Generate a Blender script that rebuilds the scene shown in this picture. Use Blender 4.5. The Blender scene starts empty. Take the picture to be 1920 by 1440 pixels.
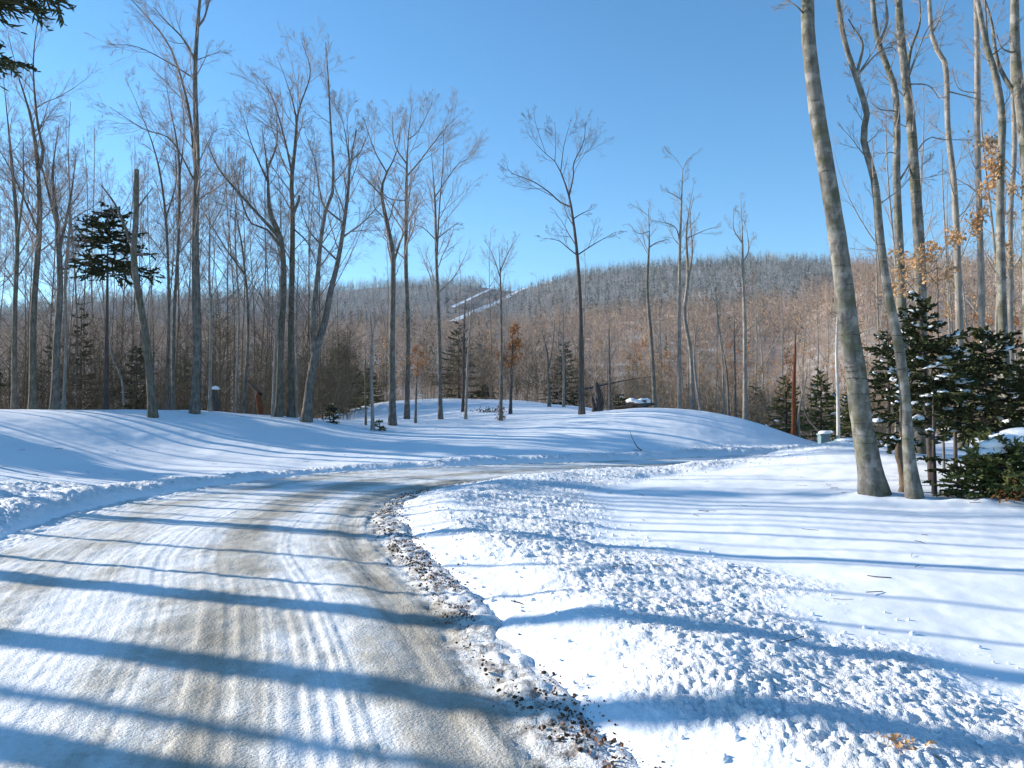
import bpy, math
import numpy as np
rng = np.random.default_rng(11)
scene = bpy.context.scene
COL = scene.collection

# ------------------------------------------------------------------ camera, sky, sun, exposure
FPX, HZ = 1500.0, 760.0                       # focal length and horizon row, for a 1920 x 1440 frame
CAMZ = 1.6
PITCH = math.atan((HZ - 720.0) / FPX)
cam = bpy.data.cameras.new('camera'); cam.sensor_width = 36.0; cam.lens = 36.0 * FPX / 1920.0
cam.clip_start = 0.05; cam.clip_end = 6000.0
cam_ob = bpy.data.objects.new('camera', cam); COL.objects.link(cam_ob)
cam_ob.location = (0, 0, CAMZ); cam_ob.rotation_euler = (math.pi / 2 + PITCH, 0, 0)
scene.camera = cam_ob

SUN_AZ, SUN_EL = -70.0, 18.0
world = bpy.data.worlds.new('World'); scene.world = world; world.use_nodes = True
wn, wl = world.node_tree.nodes, world.node_tree.links
sky = wn.new('ShaderNodeTexSky'); sky.sky_type = 'NISHITA'; sky.sun_disc = False
sky.sun_elevation = math.radians(SUN_EL); sky.sun_rotation = math.radians(SUN_AZ)
sky.altitude = 600; sky.air_density = 1.0; sky.dust_density = 0.0; sky.ozone_density = 4.0
hsv = wn.new('ShaderNodeHueSaturation'); hsv.inputs['Saturation'].default_value = 1.13; hsv.inputs['Hue'].default_value = 0.493
wl.new(sky.outputs[0], hsv.inputs['Color']); wl.new(hsv.outputs[0], wn['Background'].inputs['Color'])
wn['Background'].inputs['Strength'].default_value = 0.115
sun = bpy.data.lights.new('sun', 'SUN'); sun.energy = 5.0; sun.angle = math.radians(0.53); sun.color = (1.0, 0.93, 0.82)
sun_ob = bpy.data.objects.new('sun', sun); COL.objects.link(sun_ob)
sun_ob.rotation_euler = (math.radians(90 - SUN_EL), 0, math.radians(-SUN_AZ) + math.pi)
scene.view_settings.view_transform = 'Standard'; scene.view_settings.look = 'None'
scene.view_settings.gamma = 1.0; scene.view_settings.exposure = 1.05
scene.cycles.max_bounces = 6; scene.cycles.transparent_max_bounces = 6

# ------------------------------------------------------------------ noise in numpy
def _h(ix, iy, s):
    n = (ix.astype(np.int64) * 374761393 + iy.astype(np.int64) * 668265263 + s * 974634533) & 0xffffffff
    n = ((n ^ (n >> 13)) * 1274126177) & 0xffffffff
    n = (n ^ (n >> 16)) & 0xffffffff
    return n / 4294967295.0
def vnoise(x, y, s=0):
    x = np.asarray(x, float); y = np.asarray(y, float)
    ix, iy = np.floor(x), np.floor(y); fx, fy = x - ix, y - iy
    fx = fx * fx * (3 - 2 * fx); fy = fy * fy * (3 - 2 * fy)
    a, b, c, d = _h(ix, iy, s), _h(ix + 1, iy, s), _h(ix, iy + 1, s), _h(ix + 1, iy + 1, s)
    return (a + (b - a) * fx) * (1 - fy) + (c + (d - c) * fx) * fy - 0.5
def fbm(x, y, s=0, o=4, g=0.5):
    r = 0; a = 1.0
    for k in range(o):
        r = r + a * vnoise(np.asarray(x) * 2**k + 17.3 * k, np.asarray(y) * 2**k - 9.1 * k, s + k); a *= g
    return r
def clods(x, y, s=0):
    """rounded lumps on a jittered grid: 1 on top of a lump, 0 between lumps"""
    ix, iy = np.floor(x), np.floor(y); best = np.zeros_like(x)
    for dx in (-1, 0, 1):
        for dy in (-1, 0, 1):
            cx, cy = ix + dx, iy + dy
            px, py = cx + _h(cx, cy, s), cy + _h(cx, cy, s + 5)
            r = 0.25 + 0.55 * _h(cx, cy, s + 9) ** 2
            q = ((x - px)**2 + (y - py)**2) / (r * r)
            best = np.maximum(best, np.sqrt(np.clip(1 - q, 0, 1)) * r)
    return best
def sstep(a, b, x):
    t = np.clip((x - a) / (b - a), 0, 1); return t * t * (3 - 2 * t)

# ------------------------------------------------------------------ picture <-> place
_c, _s = math.cos(PITCH), math.sin(PITCH)
def ray(px, py):
    xr, yu = (px - 960.0) / FPX, (720.0 - py) / FPX
    return np.array([xr, _c - yu * _s, _s + yu * _c])
def at(px, py, d):
    r = ray(px, py); return np.array([0, 0, CAMZ]) + r * (d / r[1])

# ------------------------------------------------------------------ terrain
# road centre line (x, y, half width)
ROAD = np.array([(3.0,-14,2.3),(0.6,-5,2.3),(-.9,0,2.35),(-2.05,4,2.35),(-2.75,6.5,2.35),(-3.55,9,2.4),(-4.1,12,2.35),(-3.85,15,2.25),(-2.5,17.8,2.15),
    (-.2,19.6,2.0),(2.6,21.0,1.9),(6,22.8,1.9),(10,25.2,1.9),(16,29.5,1.9),(24,36,1.9),(34,46,1.9)])
def catmull(P, n):
    P = np.asarray(P, float); m = len(P)
    Q = np.vstack([2 * P[0] - P[1], P, 2 * P[-1] - P[-2]])
    seg = np.r_[0, np.cumsum(np.linalg.norm(np.diff(P[:, :3], axis=0), axis=1) + 1e-9)]
    t = np.linspace(0, seg[-1], n); i = np.clip(np.searchsorted(seg, t, side='right') - 1, 0, m - 2)
    f = ((t - seg[i]) / (seg[i + 1] - seg[i]))[:, None]
    a, b, c, d = Q[i], Q[i + 1], Q[i + 2], Q[i + 3]
    return 0.5 * (2 * b + (c - a) * f + (2 * a - 5 * b + 4 * c - d) * f**2 + (3 * b - a - 3 * c + d) * f**3)
RP = catmull(ROAD, 420)
RT = np.gradient(RP[:, :2], axis=0); RT /= np.linalg.norm(RT, axis=1)[:, None]
RS = np.r_[0, np.cumsum(np.linalg.norm(np.diff(RP[:, :2], axis=0), axis=1))]
def road_st(x, y):
    """distance along and signed distance across the road (right positive), half width there"""
    s = np.zeros(len(x)); t = np.full(len(x), 99.0); w = np.full(len(x), 2.0)
    near = np.where((x > -16) & (x < 40) & (y < 52) & (y > -16))[0]
    for k in range(0, len(near), 20000):
        j = near[k:k + 20000]
        D = (x[j, None] - RP[None, :, 0])**2 + (y[j, None] - RP[None, :, 1])**2
        i = D.argmin(1); dx, dy = x[j] - RP[i, 0], y[j] - RP[i, 1]
        al = dx * RT[i, 0] + dy * RT[i, 1]
        s[j] = RS[i] + al; t[j] = dx * RT[i, 1] - dy * RT[i, 0]; w[j] = RP[i, 2]
        far = np.abs(al) > 1.0; t[j[far]] = np.sign(t[j[far]]) * 60
    return s, t, w
CP = []
def cp(px, py, d): p = at(px, py, d); CP.append(tuple(p))
for s_ in RP[::22]: CP.append((s_[0], s_[1], 0.0))
for a in [(0,793,22),(150,783,25),(280,772,28),(365,770,29),(450,778,29.5),(530,784,29.5),(600,792,29.5),(700,806,29.5),(735,797,31),(825,786,33),
          (940,789,33),(1090,777,36),(900,753,60),(700,757,55),(1000,753,60),(1100,763,45),(1160,768,34),(1240,765,33.2),(1300,769,32.5),(1400,789,31.6),(1480,815,31),
          (1540,842,30.5),(1180,800,28.5),(1300,812,28),(1000,830,26),(800,835,25.5),(650,835,25.5),(1420,838,27.5),
          (1500,846,19),(1600,831,19),(1400,866,18.5),(1640,932,12.5),(1715,946,12.0),(1900,940,12.0),(1800,862,17),(1920,850,18),(1250,905,15),(1100,930,13.5),
          (1400,925,13.5),(1900,1270,4.75),(1500,1100,7),(1900,1050,8.2),(1250,990,10.5),(1700,815,26),(1900,800,28),(60,880,17.5),(300,835,24),(150,835,21.5),(0,840,18.5),(450,830,25)]: cp(*a)
CP += [(-14,9,.75),(-15,13,.9),(-10,13,.55),(-10,10,.4),(-20,17,1.15),(-9,5,.4),(-13,2,.7),(-22,6,1.0),(-30,18,1.0),(-55,26,1.0),(-40,10,1.0),(-21,34,.4),(-16,42,-.6),(-8,42,.2),
       (-30,40,-1.2),(-25,60,-3),(0,72,1.2),(-12,58,.9),(9,42,.5),(14,40,-.3),(18,44,-.5),(14,60,-1.0),(30,50,0),(6,55,.9),(45,30,2.5),(20,26,.9),(28,20,1.6),(15,12,.5),(10,3,0),(20,4,.6),(4,-6,0),(-10,-8,.4),(-40,-8,.8),(40,4,2)]
CP = np.array(CP)
def _phi(r2): return 0.5 * r2 * np.log(r2 + 1e-9)
_n = len(CP); _K = _phi(((CP[:, None, :2] - CP[None, :, :2])**2).sum(2)) + 0.6 * np.eye(_n)
_P = np.c_[np.ones(_n), CP[:, :2]]
_A = np.block([[_K, _P], [_P.T, np.zeros((3, 3))]])
_W = np.linalg.solve(_A, np.r_[CP[:, 2], 0, 0, 0])
def near_z(x, y):
    out = np.empty(len(x))
    for k in range(0, len(x), 30000):
        X, Y = x[k:k + 30000], y[k:k + 30000]
        r2 = (X[:, None] - CP[None, :, 0])**2 + (Y[:, None] - CP[None, :, 1])**2
        out[k:k + 30000] = _phi(r2) @ _W[:_n] + _W[_n] + _W[_n + 1] * X + _W[_n + 2] * Y
    return out
# far hills: two ridges seen as rows by column
R1 = np.array([(-4000,560),(-900,590),(-300,600),(0,585),(170,562),(370,556),(560,550),(700,536),(800,530),(880,532),(960,543),(1000,536),(1030,526),(1100,511),(1250,494),(1440,485),(1550,489),(1700,492),(1920,492),(2600,500),(6000,540)], float)
R2 = np.array([(1150,760),(1250,735),(1330,678),(1450,612),(1540,566),(1640,522),(1750,504),(1920,497),(2300,490),(2900,480),(6000,520)], float)
D1, D2 = 900.0, 430.0
def hill_z(x, y):
    r = np.hypot(x, y); ang = np.arctan2(x, np.maximum(y, 1e-3))
    ang = np.clip(ang, -1.3, 1.3); u = 960 + FPX * np.tan(ang); ca = np.cos(np.clip(ang, -.75, .75))
    z = np.full(len(x), -60.0)
    for R, D, q in ((R1, D1, 1.25), (R2, D2, 1.1)):
        py = np.interp(u, R[:, 0], R[:, 1], left=R[0, 1] if R is R1 else 800)
        top = (HZ - py) / FPX * D * ca
        p = np.clip((r - 90) / (D - 90), 0, None)
        prof = np.where(p < 1, p**q, 1 - 0.35 * (p - 1))
        zz = -7 + (top + 7) * prof + fbm(x / 90, y / 90, 3, 3) * 9 * np.clip(p * (1 - np.clip((p - .75) * 4, 0, 1)), 0, 1)
        z = np.maximum(z, zz)
    return z
def base_z(x, y):
    r = np.hypot(x, y); k = sstep(58, 105, r)
    zn = near_z(x, y) if len(x) else np.zeros(0)
    return zn * (1 - k) + hill_z(x, y) * k
def ground(x, y):
    """height with ploughed berms, plus the masks (rough, s, t, w)"""
    x = np.asarray(x, float); y = np.asarray(y, float)
    z = base_z(x, y); s, t, w = road_st(x, y)
    rd = sstep(1.6, 0.0, np.abs(t) - w)                      # flatten to the road level
    z = z * (1 - rd * 0.9)
    right = t > 0; e = np.abs(t) - w + np.where(right, .20, .08) * fbm(x * 1.6, y * 1.6, 44, 4)
    lim = np.where(right, np.interp(s, [0, 16, 24, 30, 36, 45], [2.3, 2.3, 2.7, 3.3, 2.6, 1.6]), np.interp(s, [0, 22, 30, 36, 45], [2.3, 2.3, 1.5, .8, .8]))
    lim = lim + fbm(x * .8, y * .8, 41, 3) * 0.9
    rough = np.where(right, .18 * sstep(-.1, .2, e) + .82 * sstep(.15, np.interp(s, [17, 21], [.6, 1.1]), e + fbm(x * 1.2, y * 1.2, 43, 3) * .9), sstep(-.05, .35, e)) * sstep(0.45, -.35, e - lim)
    ridge = np.where(right, 0.15 * sstep(-.15, .95, e) * sstep(lim + .5, .6, e), np.interp(s, [0, 24, 30], [.17, .17, .14]) * np.exp(-((e - .55) / .42)**2) * sstep(-.1, .3, e))
    ridge = ridge * (1 + .8 * fbm(x * .9, y * .9, 47, 3))
    dist = np.hypot(x, y); 
    lump = (0.035 * clods(x * 15 + 2 * fbm(x * 3, y * 3, 65, 2), y * 15, 3) + 0.045 * clods(x * 29, y * 29, 33)) * (.6 + 1.2 * (vnoise(x * 1.7, y * 1.7, 37) + .5)) + 0.05 * clods(x * 5.5 + 5, y * 5.5, 23) * (vnoise(x * 1.1, y * 1.1, 39) > .2) + 0.045 * fbm(x * 4, y * 4, 61, 5) + 0.10 * np.abs(fbm(x * 7, y * 7, 63, 4)) - .02
    z = z + ridge + rough * lump * np.where(right, .33, .45)
    soft = (1 - rough) * sstep(0.0, 1.2, e)
    z = z + soft * (0.05 * fbm(x * .55, y * .55, 71, 3) + 0.012 * fbm(x * 3, y * 3, 75, 3))
    for mx, my, mh, mr in ((5.63, 12.4, .10, .42), (6.05, 12.0, .07, .3), (6.5, 11.7, .08, .5), (7.1, 11.6, .09, .45)): z = z + mh * np.exp(-((x - mx)**2 + (y - my)**2) / mr**2) * (1 + .5 * fbm(x * 4, y * 4, 81, 2))
    z = z - 0.09 * sstep(.12, -.12, e)                       # bed under the road
    return z, rough, s, t, w
def gz(x, y):
    return float(ground(np.array([x]), np.array([y]))[0][0])
def hit(px, py, y0=3.0, y1=80.0):
    r = ray(px, py); Y = np.arange(y0, y1, 0.05); P = np.array([0, 0, CAMZ])[None] + r[None] * (Y / r[1])[:, None]
    zz = ground(P[:, 0], P[:, 1])[0]; k = np.where(P[:, 2] < zz)[0]
    return float(Y[k[0]]) if len(k) else None

# ------------------------------------------------------------------ mesh helpers
class MB:
    def __init__(self): self.V = []; self.Q = []; self.T = []; self.n = 0; self.qm = []; self.tm = []
    def add(self, V, Q=None, T=None, m=0):
        V = np.asarray(V, float).reshape(-1, 3)
        if Q is not None and len(Q): self.Q.append(np.asarray(Q, np.int64) + self.n); self.qm.append(np.full(len(Q), m))
        if T is not None and len(T): self.T.append(np.asarray(T, np.int64) + self.n); self.tm.append(np.full(len(T), m))
        self.V.append(V); self.n += len(V)
    def mesh(self, name, mats, origin=(0, 0, 0), smooth=True):
        V = np.concatenate(self.V) - np.asarray(origin)[None]
        Q = np.concatenate(self.Q) if self.Q else np.zeros((0, 4), np.int64); T = np.concatenate(self.T) if self.T else np.zeros((0, 3), np.int64)
        me = bpy.data.meshes.new(name); me.vertices.add(len(V)); me.vertices.foreach_set('co', V.astype(np.float32).ravel())
        nl = Q.size + T.size; me.loops.add(nl); me.loops.foreach_set('vertex_index', np.r_[Q.ravel(), T.ravel()].astype(np.int32))
        npol = len(Q) + len(T); me.polygons.add(npol)
        me.polygons.foreach_set('loop_start', np.r_[np.arange(len(Q)) * 4, Q.size + np.arange(len(T)) * 3].astype(np.int32))
        me.polygons.foreach_set('use_smooth', np.full(npol, smooth))
        mi = np.concatenate(self.qm + self.tm) if (self.qm or self.tm) else np.zeros(0)
        me.polygons.foreach_set('material_index', mi.astype(np.int32))
        for m in (mats if isinstance(mats, (list, tuple)) else [mats]): me.materials.append(m)
        me.update(calc_edges=True); me.validate(); return me
def link(name, data, parent=None, loc=(0, 0, 0)):
    o = bpy.data.objects.new(name, data); COL.objects.link(o); o.location = loc
    if parent is not None: o.parent = parent
    return o
def tag(o, label=None, cat=None, group=None, kind=None):
    if label: o['label'] = label
    if cat: o['category'] = cat
    if group: o['group'] = group
    if kind: o['kind'] = kind
    return o
def tubes(mb, P, R, S=3, m=0):
    P = np.asarray(P, float); R = np.asarray(R, float)
    if P.ndim == 2: P = P[None]; R = R[None]
    N, K, _ = P.shape
    T = np.gradient(P, axis=1); T /= np.linalg.norm(T, axis=2, keepdims=True) + 1e-12
    mt = P[:, -1] - P[:, 0]; mt /= np.linalg.norm(mt, axis=1, keepdims=True) + 1e-12
    ref = np.where(np.abs(mt[:, 2:3]) > .8, np.array([[1., 0, 0]]), np.array([[0, 0, 1.]]))[:, None]
    U = np.cross(T, np.broadcast_to(ref, T.shape)); U /= np.linalg.norm(U, axis=2, keepdims=True) + 1e-12
    W = np.cross(T, U); a = 2 * np.pi * np.arange(S) / S
    V = P[:, :, None] + R[:, :, None, None] * (np.cos(a)[:, None] * U[:, :, None] + np.sin(a)[:, None] * W[:, :, None])
    n, k, i = np.meshgrid(np.arange(N), np.arange(K - 1), np.arange(S), indexing='ij')
    b = (n * K + k) * S; i2 = (i + 1) % S
    Q = np.stack([b + i, b + S + i, b + S + i2, b + i2], -1).reshape(-1, 4)
    mb.add(V, Q, m=m)
def unit(v): return v / (np.linalg.norm(v, axis=-1, keepdims=True) + 1e-12)
def grow(P, R, n, t0, t1, ang, L, K=5, up=0.08, wob=0.12, rf=0.6, taper=0.25, rmin=0.0025, r=None, tipw=0.65, flat=0.0):
    """n children on each parent polyline. L: child length of shape (N,) or number"""
    r = r or rng; N, KP, _ = P.shape; L = np.broadcast_to(np.asarray(L, float), (N,))
    u = (np.arange(n)[None] + r.random((N, n))) / n; t = t0 + (t1 - t0) * u
    f = t * (KP - 1); i = np.clip(f.astype(int), 0, KP - 2); f = f - i
    I = np.arange(N)[:, None]
    pos = P[I, i] * (1 - f[..., None]) + P[I, i + 1] * f[..., None]
    rad = R[I, i] * (1 - f) + R[I, i + 1] * f
    tan = unit(P[I, i + 1] - P[I, i])
    rnd = r.normal(size=(N, n, 3)); rnd[..., 2] *= 1 - flat
    per = unit(rnd - (rnd * tan).sum(-1, keepdims=True) * tan)
    a = np.radians(ang[0] + ang[1] * r.normal(size=(N, n)))[..., None]
    d = unit(np.cos(a) * tan + np.sin(a) * per)
    ln = L[:, None] * (1 - tipw * u) * r.uniform(.6, 1.25, (N, n))
    C = np.empty((N, n, K, 3)); C[:, :, 0] = pos; step = (ln / (K - 1))[..., None]
    for k in range(1, K):
        C[:, :, k] = C[:, :, k - 1] + d * step
        d = unit(d + wob * r.normal(size=d.shape) + np.array([0, 0, up]))
    r0 = np.maximum(np.minimum(rad * rf, ln * 0.014 + .002), rmin)
    CR = np.maximum(r0[..., None] * (1 - (1 - taper) * np.linspace(0, 1, K)), rmin * .7)
    return C.reshape(-1, K, 3), CR.reshape(-1, K), ln.reshape(-1)

# ------------------------------------------------------------------ materials
def new_mat(name, rough=0.8, spec=0.3):
    m = bpy.data.materials.new(name); m.use_nodes = True; nt = m.node_tree; b = nt.nodes['Principled BSDF']
    b.inputs['Roughness'].default_value = rough; b.inputs['Specular IOR Level'].default_value = spec
    return m, nt, b
def nd(nt, t, **kw):
    n = nt.nodes.new(t)
    for k, v in kw.items():
        if k in n.inputs: n.inputs[k].default_value = v
        else: setattr(n, k, v)
    return n
def ramp(nt, fac, stops):
    n = nt.nodes.new('ShaderNodeValToRGB'); e = n.color_ramp.elements
    while len(e) < len(stops): e.new(0.5)
    for k, (p, c) in enumerate(stops): e[k].position = p; e[k].color = (*c, 1) if len(c) == 3 else c
    nt.links.new(fac, n.inputs[0]); return n
def coords(nt, scale=(1, 1, 1), kind='Object'):
    tc = nt.nodes.new('ShaderNodeTexCoord'); mp = nt.nodes.new('ShaderNodeMapping'); mp.inputs['Scale'].default_value = scale
    nt.links.new(tc.outputs[kind], mp.inputs[0]); return mp.outputs[0]
def noise(nt, vec, scale, detail=4, rough=0.55, dist=0.0):
    n = nd(nt, 'ShaderNodeTexNoise'); n.inputs['Scale'].default_value = scale; n.inputs['Detail'].default_value = detail
    n.inputs['Roughness'].default_value = rough; n.inputs['Distortion'].default_value = dist; nt.links.new(vec, n.inputs['Vector']); return n.outputs['Fac']
def mix(nt, fac, a, b, mode='MIX'):
    n = nt.nodes.new('ShaderNodeMix'); n.data_type = 'RGBA'; n.blend_type = mode
    for sock, v in ((n.inputs[0], fac), (n.inputs[6], a), (n.inputs[7], b)):
        if hasattr(v, 'node'): nt.links.new(v, sock)
        else: sock.default_value = v if isinstance(v, (int, float)) else (*v, 1)
    return n.outputs[2]
def math_(nt, op, a, b=0.0, clamp=False):
    n = nt.nodes.new('ShaderNodeMath'); n.operation = op; n.use_clamp = clamp
    for sock, v in ((n.inputs[0], a), (n.inputs[1], b)):
        if hasattr(v, 'node'): nt.links.new(v, sock)
        else: sock.default_value = v
    return n.outputs[0]
def bump(nt, bsdf, h, strength=0.5, dist=0.02):
    n = nt.nodes.new('ShaderNodeBump'); n.inputs['Distance'].default_value = dist
    if hasattr(strength, 'node'): nt.links.new(strength, n.inputs['Strength'])
    else: n.inputs['Strength'].default_value = strength
    nt.links.new(h, n.inputs['Height']); nt.links.new(n.outputs[0], bsdf.inputs['Normal']); return n
def attr(nt, name):
    n = nt.nodes.new('ShaderNodeAttribute'); n.attribute_name = name; return n.outputs['Fac']

def bark(name, base, light, moss=None, moss_amt=0.0, ring=0.0, vscale=(9, 9, 1.6), lichen=0.0):
    m, nt, b = new_mat(name, 0.9, 0.15)
    v = coords(nt, vscale); n1 = noise(nt, v, 2.2, 6, .65); n2 = noise(nt, coords(nt, (1, 1, 1)), 2.6, 4, .6)
    col = ramp(nt, n1, [(.3, base), (.68, light)]).outputs[0]
    h = n1
    if ring:
        rn = noise(nt, coords(nt, (.9, .9, 13)), 1.6, 4, .6)
        rr = ramp(nt, rn, [(.0, (0, 0, 0)), (.60, (0, 0, 0)), (.68, (1, 1, 1))]).outputs[0]
        col = mix(nt, math_(nt, 'MULTIPLY', rr, ring), col, tuple(c * .35 for c in base)); h = math_(nt, 'SUBTRACT', n1, math_(nt, 'MULTIPLY', rr, .6))
    if lichen:
        pt = ramp(nt, noise(nt, coords(nt, (1, 1, .8)), 5.5, 5, .6), [(.50, (0, 0, 0)), (.60, (1, 1, 1))]).outputs[0]
        col = mix(nt, math_(nt, 'MULTIPLY', pt, lichen), col, tuple(min(1, c * 1.7) for c in light))
    if moss:
        mm = ramp(nt, n2, [(.45, (0, 0, 0)), (.62, (1, 1, 1))]).outputs[0]
        col = mix(nt, math_(nt, 'MULTIPLY', mm, moss_amt), col, moss)
    nt.links.new(col, b.inputs['Base Color']); bump(nt, b, h, .55, .02); return m
M = {}
M['grey'] = bark('bark_grey', (.048, .042, .038), (.195, .172, .15), (.07, .072, .032), .22, lichen=.3)
M['mossy'] = bark('bark_mossy', (.048, .042, .035), (.185, .162, .132), (.07, .072, .03), .35, lichen=.25)
M['dark'] = bark('bark_dark', (.045, .037, .034), (.13, .105, .095))
M['pale'] = bark('bark_pale', (.13, .115, .098), (.30, .268, .232), ring=.3, lichen=.25)
M['beech'] = bark('bark_beech', (.065, .06, .053), (.225, .21, .187), (.075, .078, .036), .6, ring=.75, vscale=(5, 5, 2.0), lichen=.5)
M['birch'] = bark('bark_birch', (.36, .33, .29), (.62, .58, .53), ring=.7)
M['rust'] = bark('bark_rusty', (.07, .026, .016), (.26, .09, .04), vscale=(12, 12, 2))
M['tan'] = bark('wood_tan', (.10, .07, .045), (.24, .17, .11))
def plain(name, c1, c2, scale=1.2, rough=.85, trans=0.0):
    m, nt, b = new_mat(name, rough, .2)
    col = ramp(nt, noise(nt, coords(nt), scale, 5, .65), [(.32, c1), (.68, c2)]).outputs[0]
    nt.links.new(col, b.inputs['Base Color'])
    if trans:
        b.inputs['Transmission Weight'].default_value = 0
        tr = nd(nt, 'ShaderNodeBsdfTranslucent'); nt.links.new(col, tr.inputs[0]); ms = nt.nodes.new('ShaderNodeMixShader'); ms.inputs[0].default_value = trans
        nt.links.new(b.outputs[0], ms.inputs[1]); nt.links.new(tr.outputs[0], ms.inputs[2]); nt.links.new(ms.outputs[0], nt.nodes['Material Output'].inputs[0])
    return m
M['twig'] = plain('twig', (.20, .155, .13), (.36, .295, .26), 1.5)
M['twig_pale'] = plain('twig_pale', (.22, .175, .135), (.36, .29, .235), 1.5)
M['twig_dark'] = plain('twig_dark', (.10, .08, .075), (.22, .175, .16), 1.5)
M['needle'] = plain('needles', (.026, .035, .014), (.09, .10, .036), 3, .7)
M['needle_lit'] = plain('needles_yellowish', (.08, .095, .028), (.20, .205, .07), 2, .7)
M['leaf_tan'] = plain('leaf_tan', (.36, .20, .09), (.60, .39, .21), 6, .8, .35)
M['leaf_orange'] = plain('leaf_orange', (.22, .085, .03), (.38, .18, .07), 6, .8, .3)
M['leaf_litter'] = plain('leaf_litter', (.05, .022, .012), (.26, .13, .07), 14, .85)
M['soil'] = plain('soil_clod', (.035, .024, .016), (.10, .07, .045), 9, .95)
M['forest_brown'] = plain('forest_brown', (.22, .14, .09), (.58, .42, .31), .03)
M['forest_grey'] = plain('forest_frosted', (.20, .20, .20), (.50, .51, .51), .03)
M['forest_conifer'] = plain('forest_conifer', (.05, .065, .055), (.13, .15, .135), .02)

def snow_mat(name, bumpy=True):
    m, nt, b = new_mat(name, .55, .35)
    b.inputs['Base Color'].default_value = (.86, .875, .90, 1)
    v = coords(nt); n1 = noise(nt, v, 38, 5, .65); n2 = noise(nt, v, 9, 4, .6)
    ro = attr(nt, 'rough') if bumpy else None
    h = math_(nt, 'ADD', n1, math_(nt, 'MULTIPLY', n2, 1.2))
    if bumpy:
        st = math_(nt, 'ADD', math_(nt, 'MULTIPLY', ro, .85), .08)
        bump(nt, b, h, st, .035)
        dn = ramp(nt, noise(nt, v, 2.3, 6, .7), [(.42, (.86, .875, .90)), (.72, (.77, .765, .75))]).outputs[0]
        col = mix(nt, math_(nt, 'MULTIPLY', ro, .8), (.86, .875, .90), dn)
        nt.links.new(col, b.inputs['Base Color'])
    else: bump(nt, b, h, .3, .03)
    return m
M['snow'] = snow_mat('snow_ground'); M['snow_load'] = snow_mat('snow_load', False)

# ------------------------------------------------------------------ snow ground (polar sheet, finest in front)
def axis_angles():
    fine = np.radians(np.arange(-37, 37.01, 0.085)); l = -np.radians(np.r_[np.arange(37.15, 50, .25), np.arange(50, 100, 1.)])[::-1]
    return np.r_[l, fine, -l[::-1]]
A = axis_angles(); RR = np.r_[0.6, np.exp(np.arange(math.log(2.4), math.log(112), 0.0044))]
OY = -1.5
def polar_sheet(A, RR, oy):
    a, r = np.meshgrid(A, RR); x = (r * np.sin(a)).ravel(); y = (r * np.cos(a) + oy).ravel()
    nA, nR = len(A), len(RR); j, i = np.meshgrid(np.arange(nR - 1), np.arange(nA - 1), indexing='ij'); b = j * nA + i
    return x, y, np.stack([b, b + 1, b + nA + 1, b + nA], -1).reshape(-1, 4)[:, ::-1]
x, y, Q = polar_sheet(A, RR, OY)
z, rough, s_, t_, w_ = ground(x, y)
mb = MB(); mb.add(np.c_[x, y, z], Q); me = mb.mesh('snow_ground', M['snow'])
at_ = me.attributes.new('rough', 'FLOAT', 'POINT'); at_.data.foreach_set('value', rough.astype(np.float32))
tag(link('snow_ground', me), kind='structure')

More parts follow.
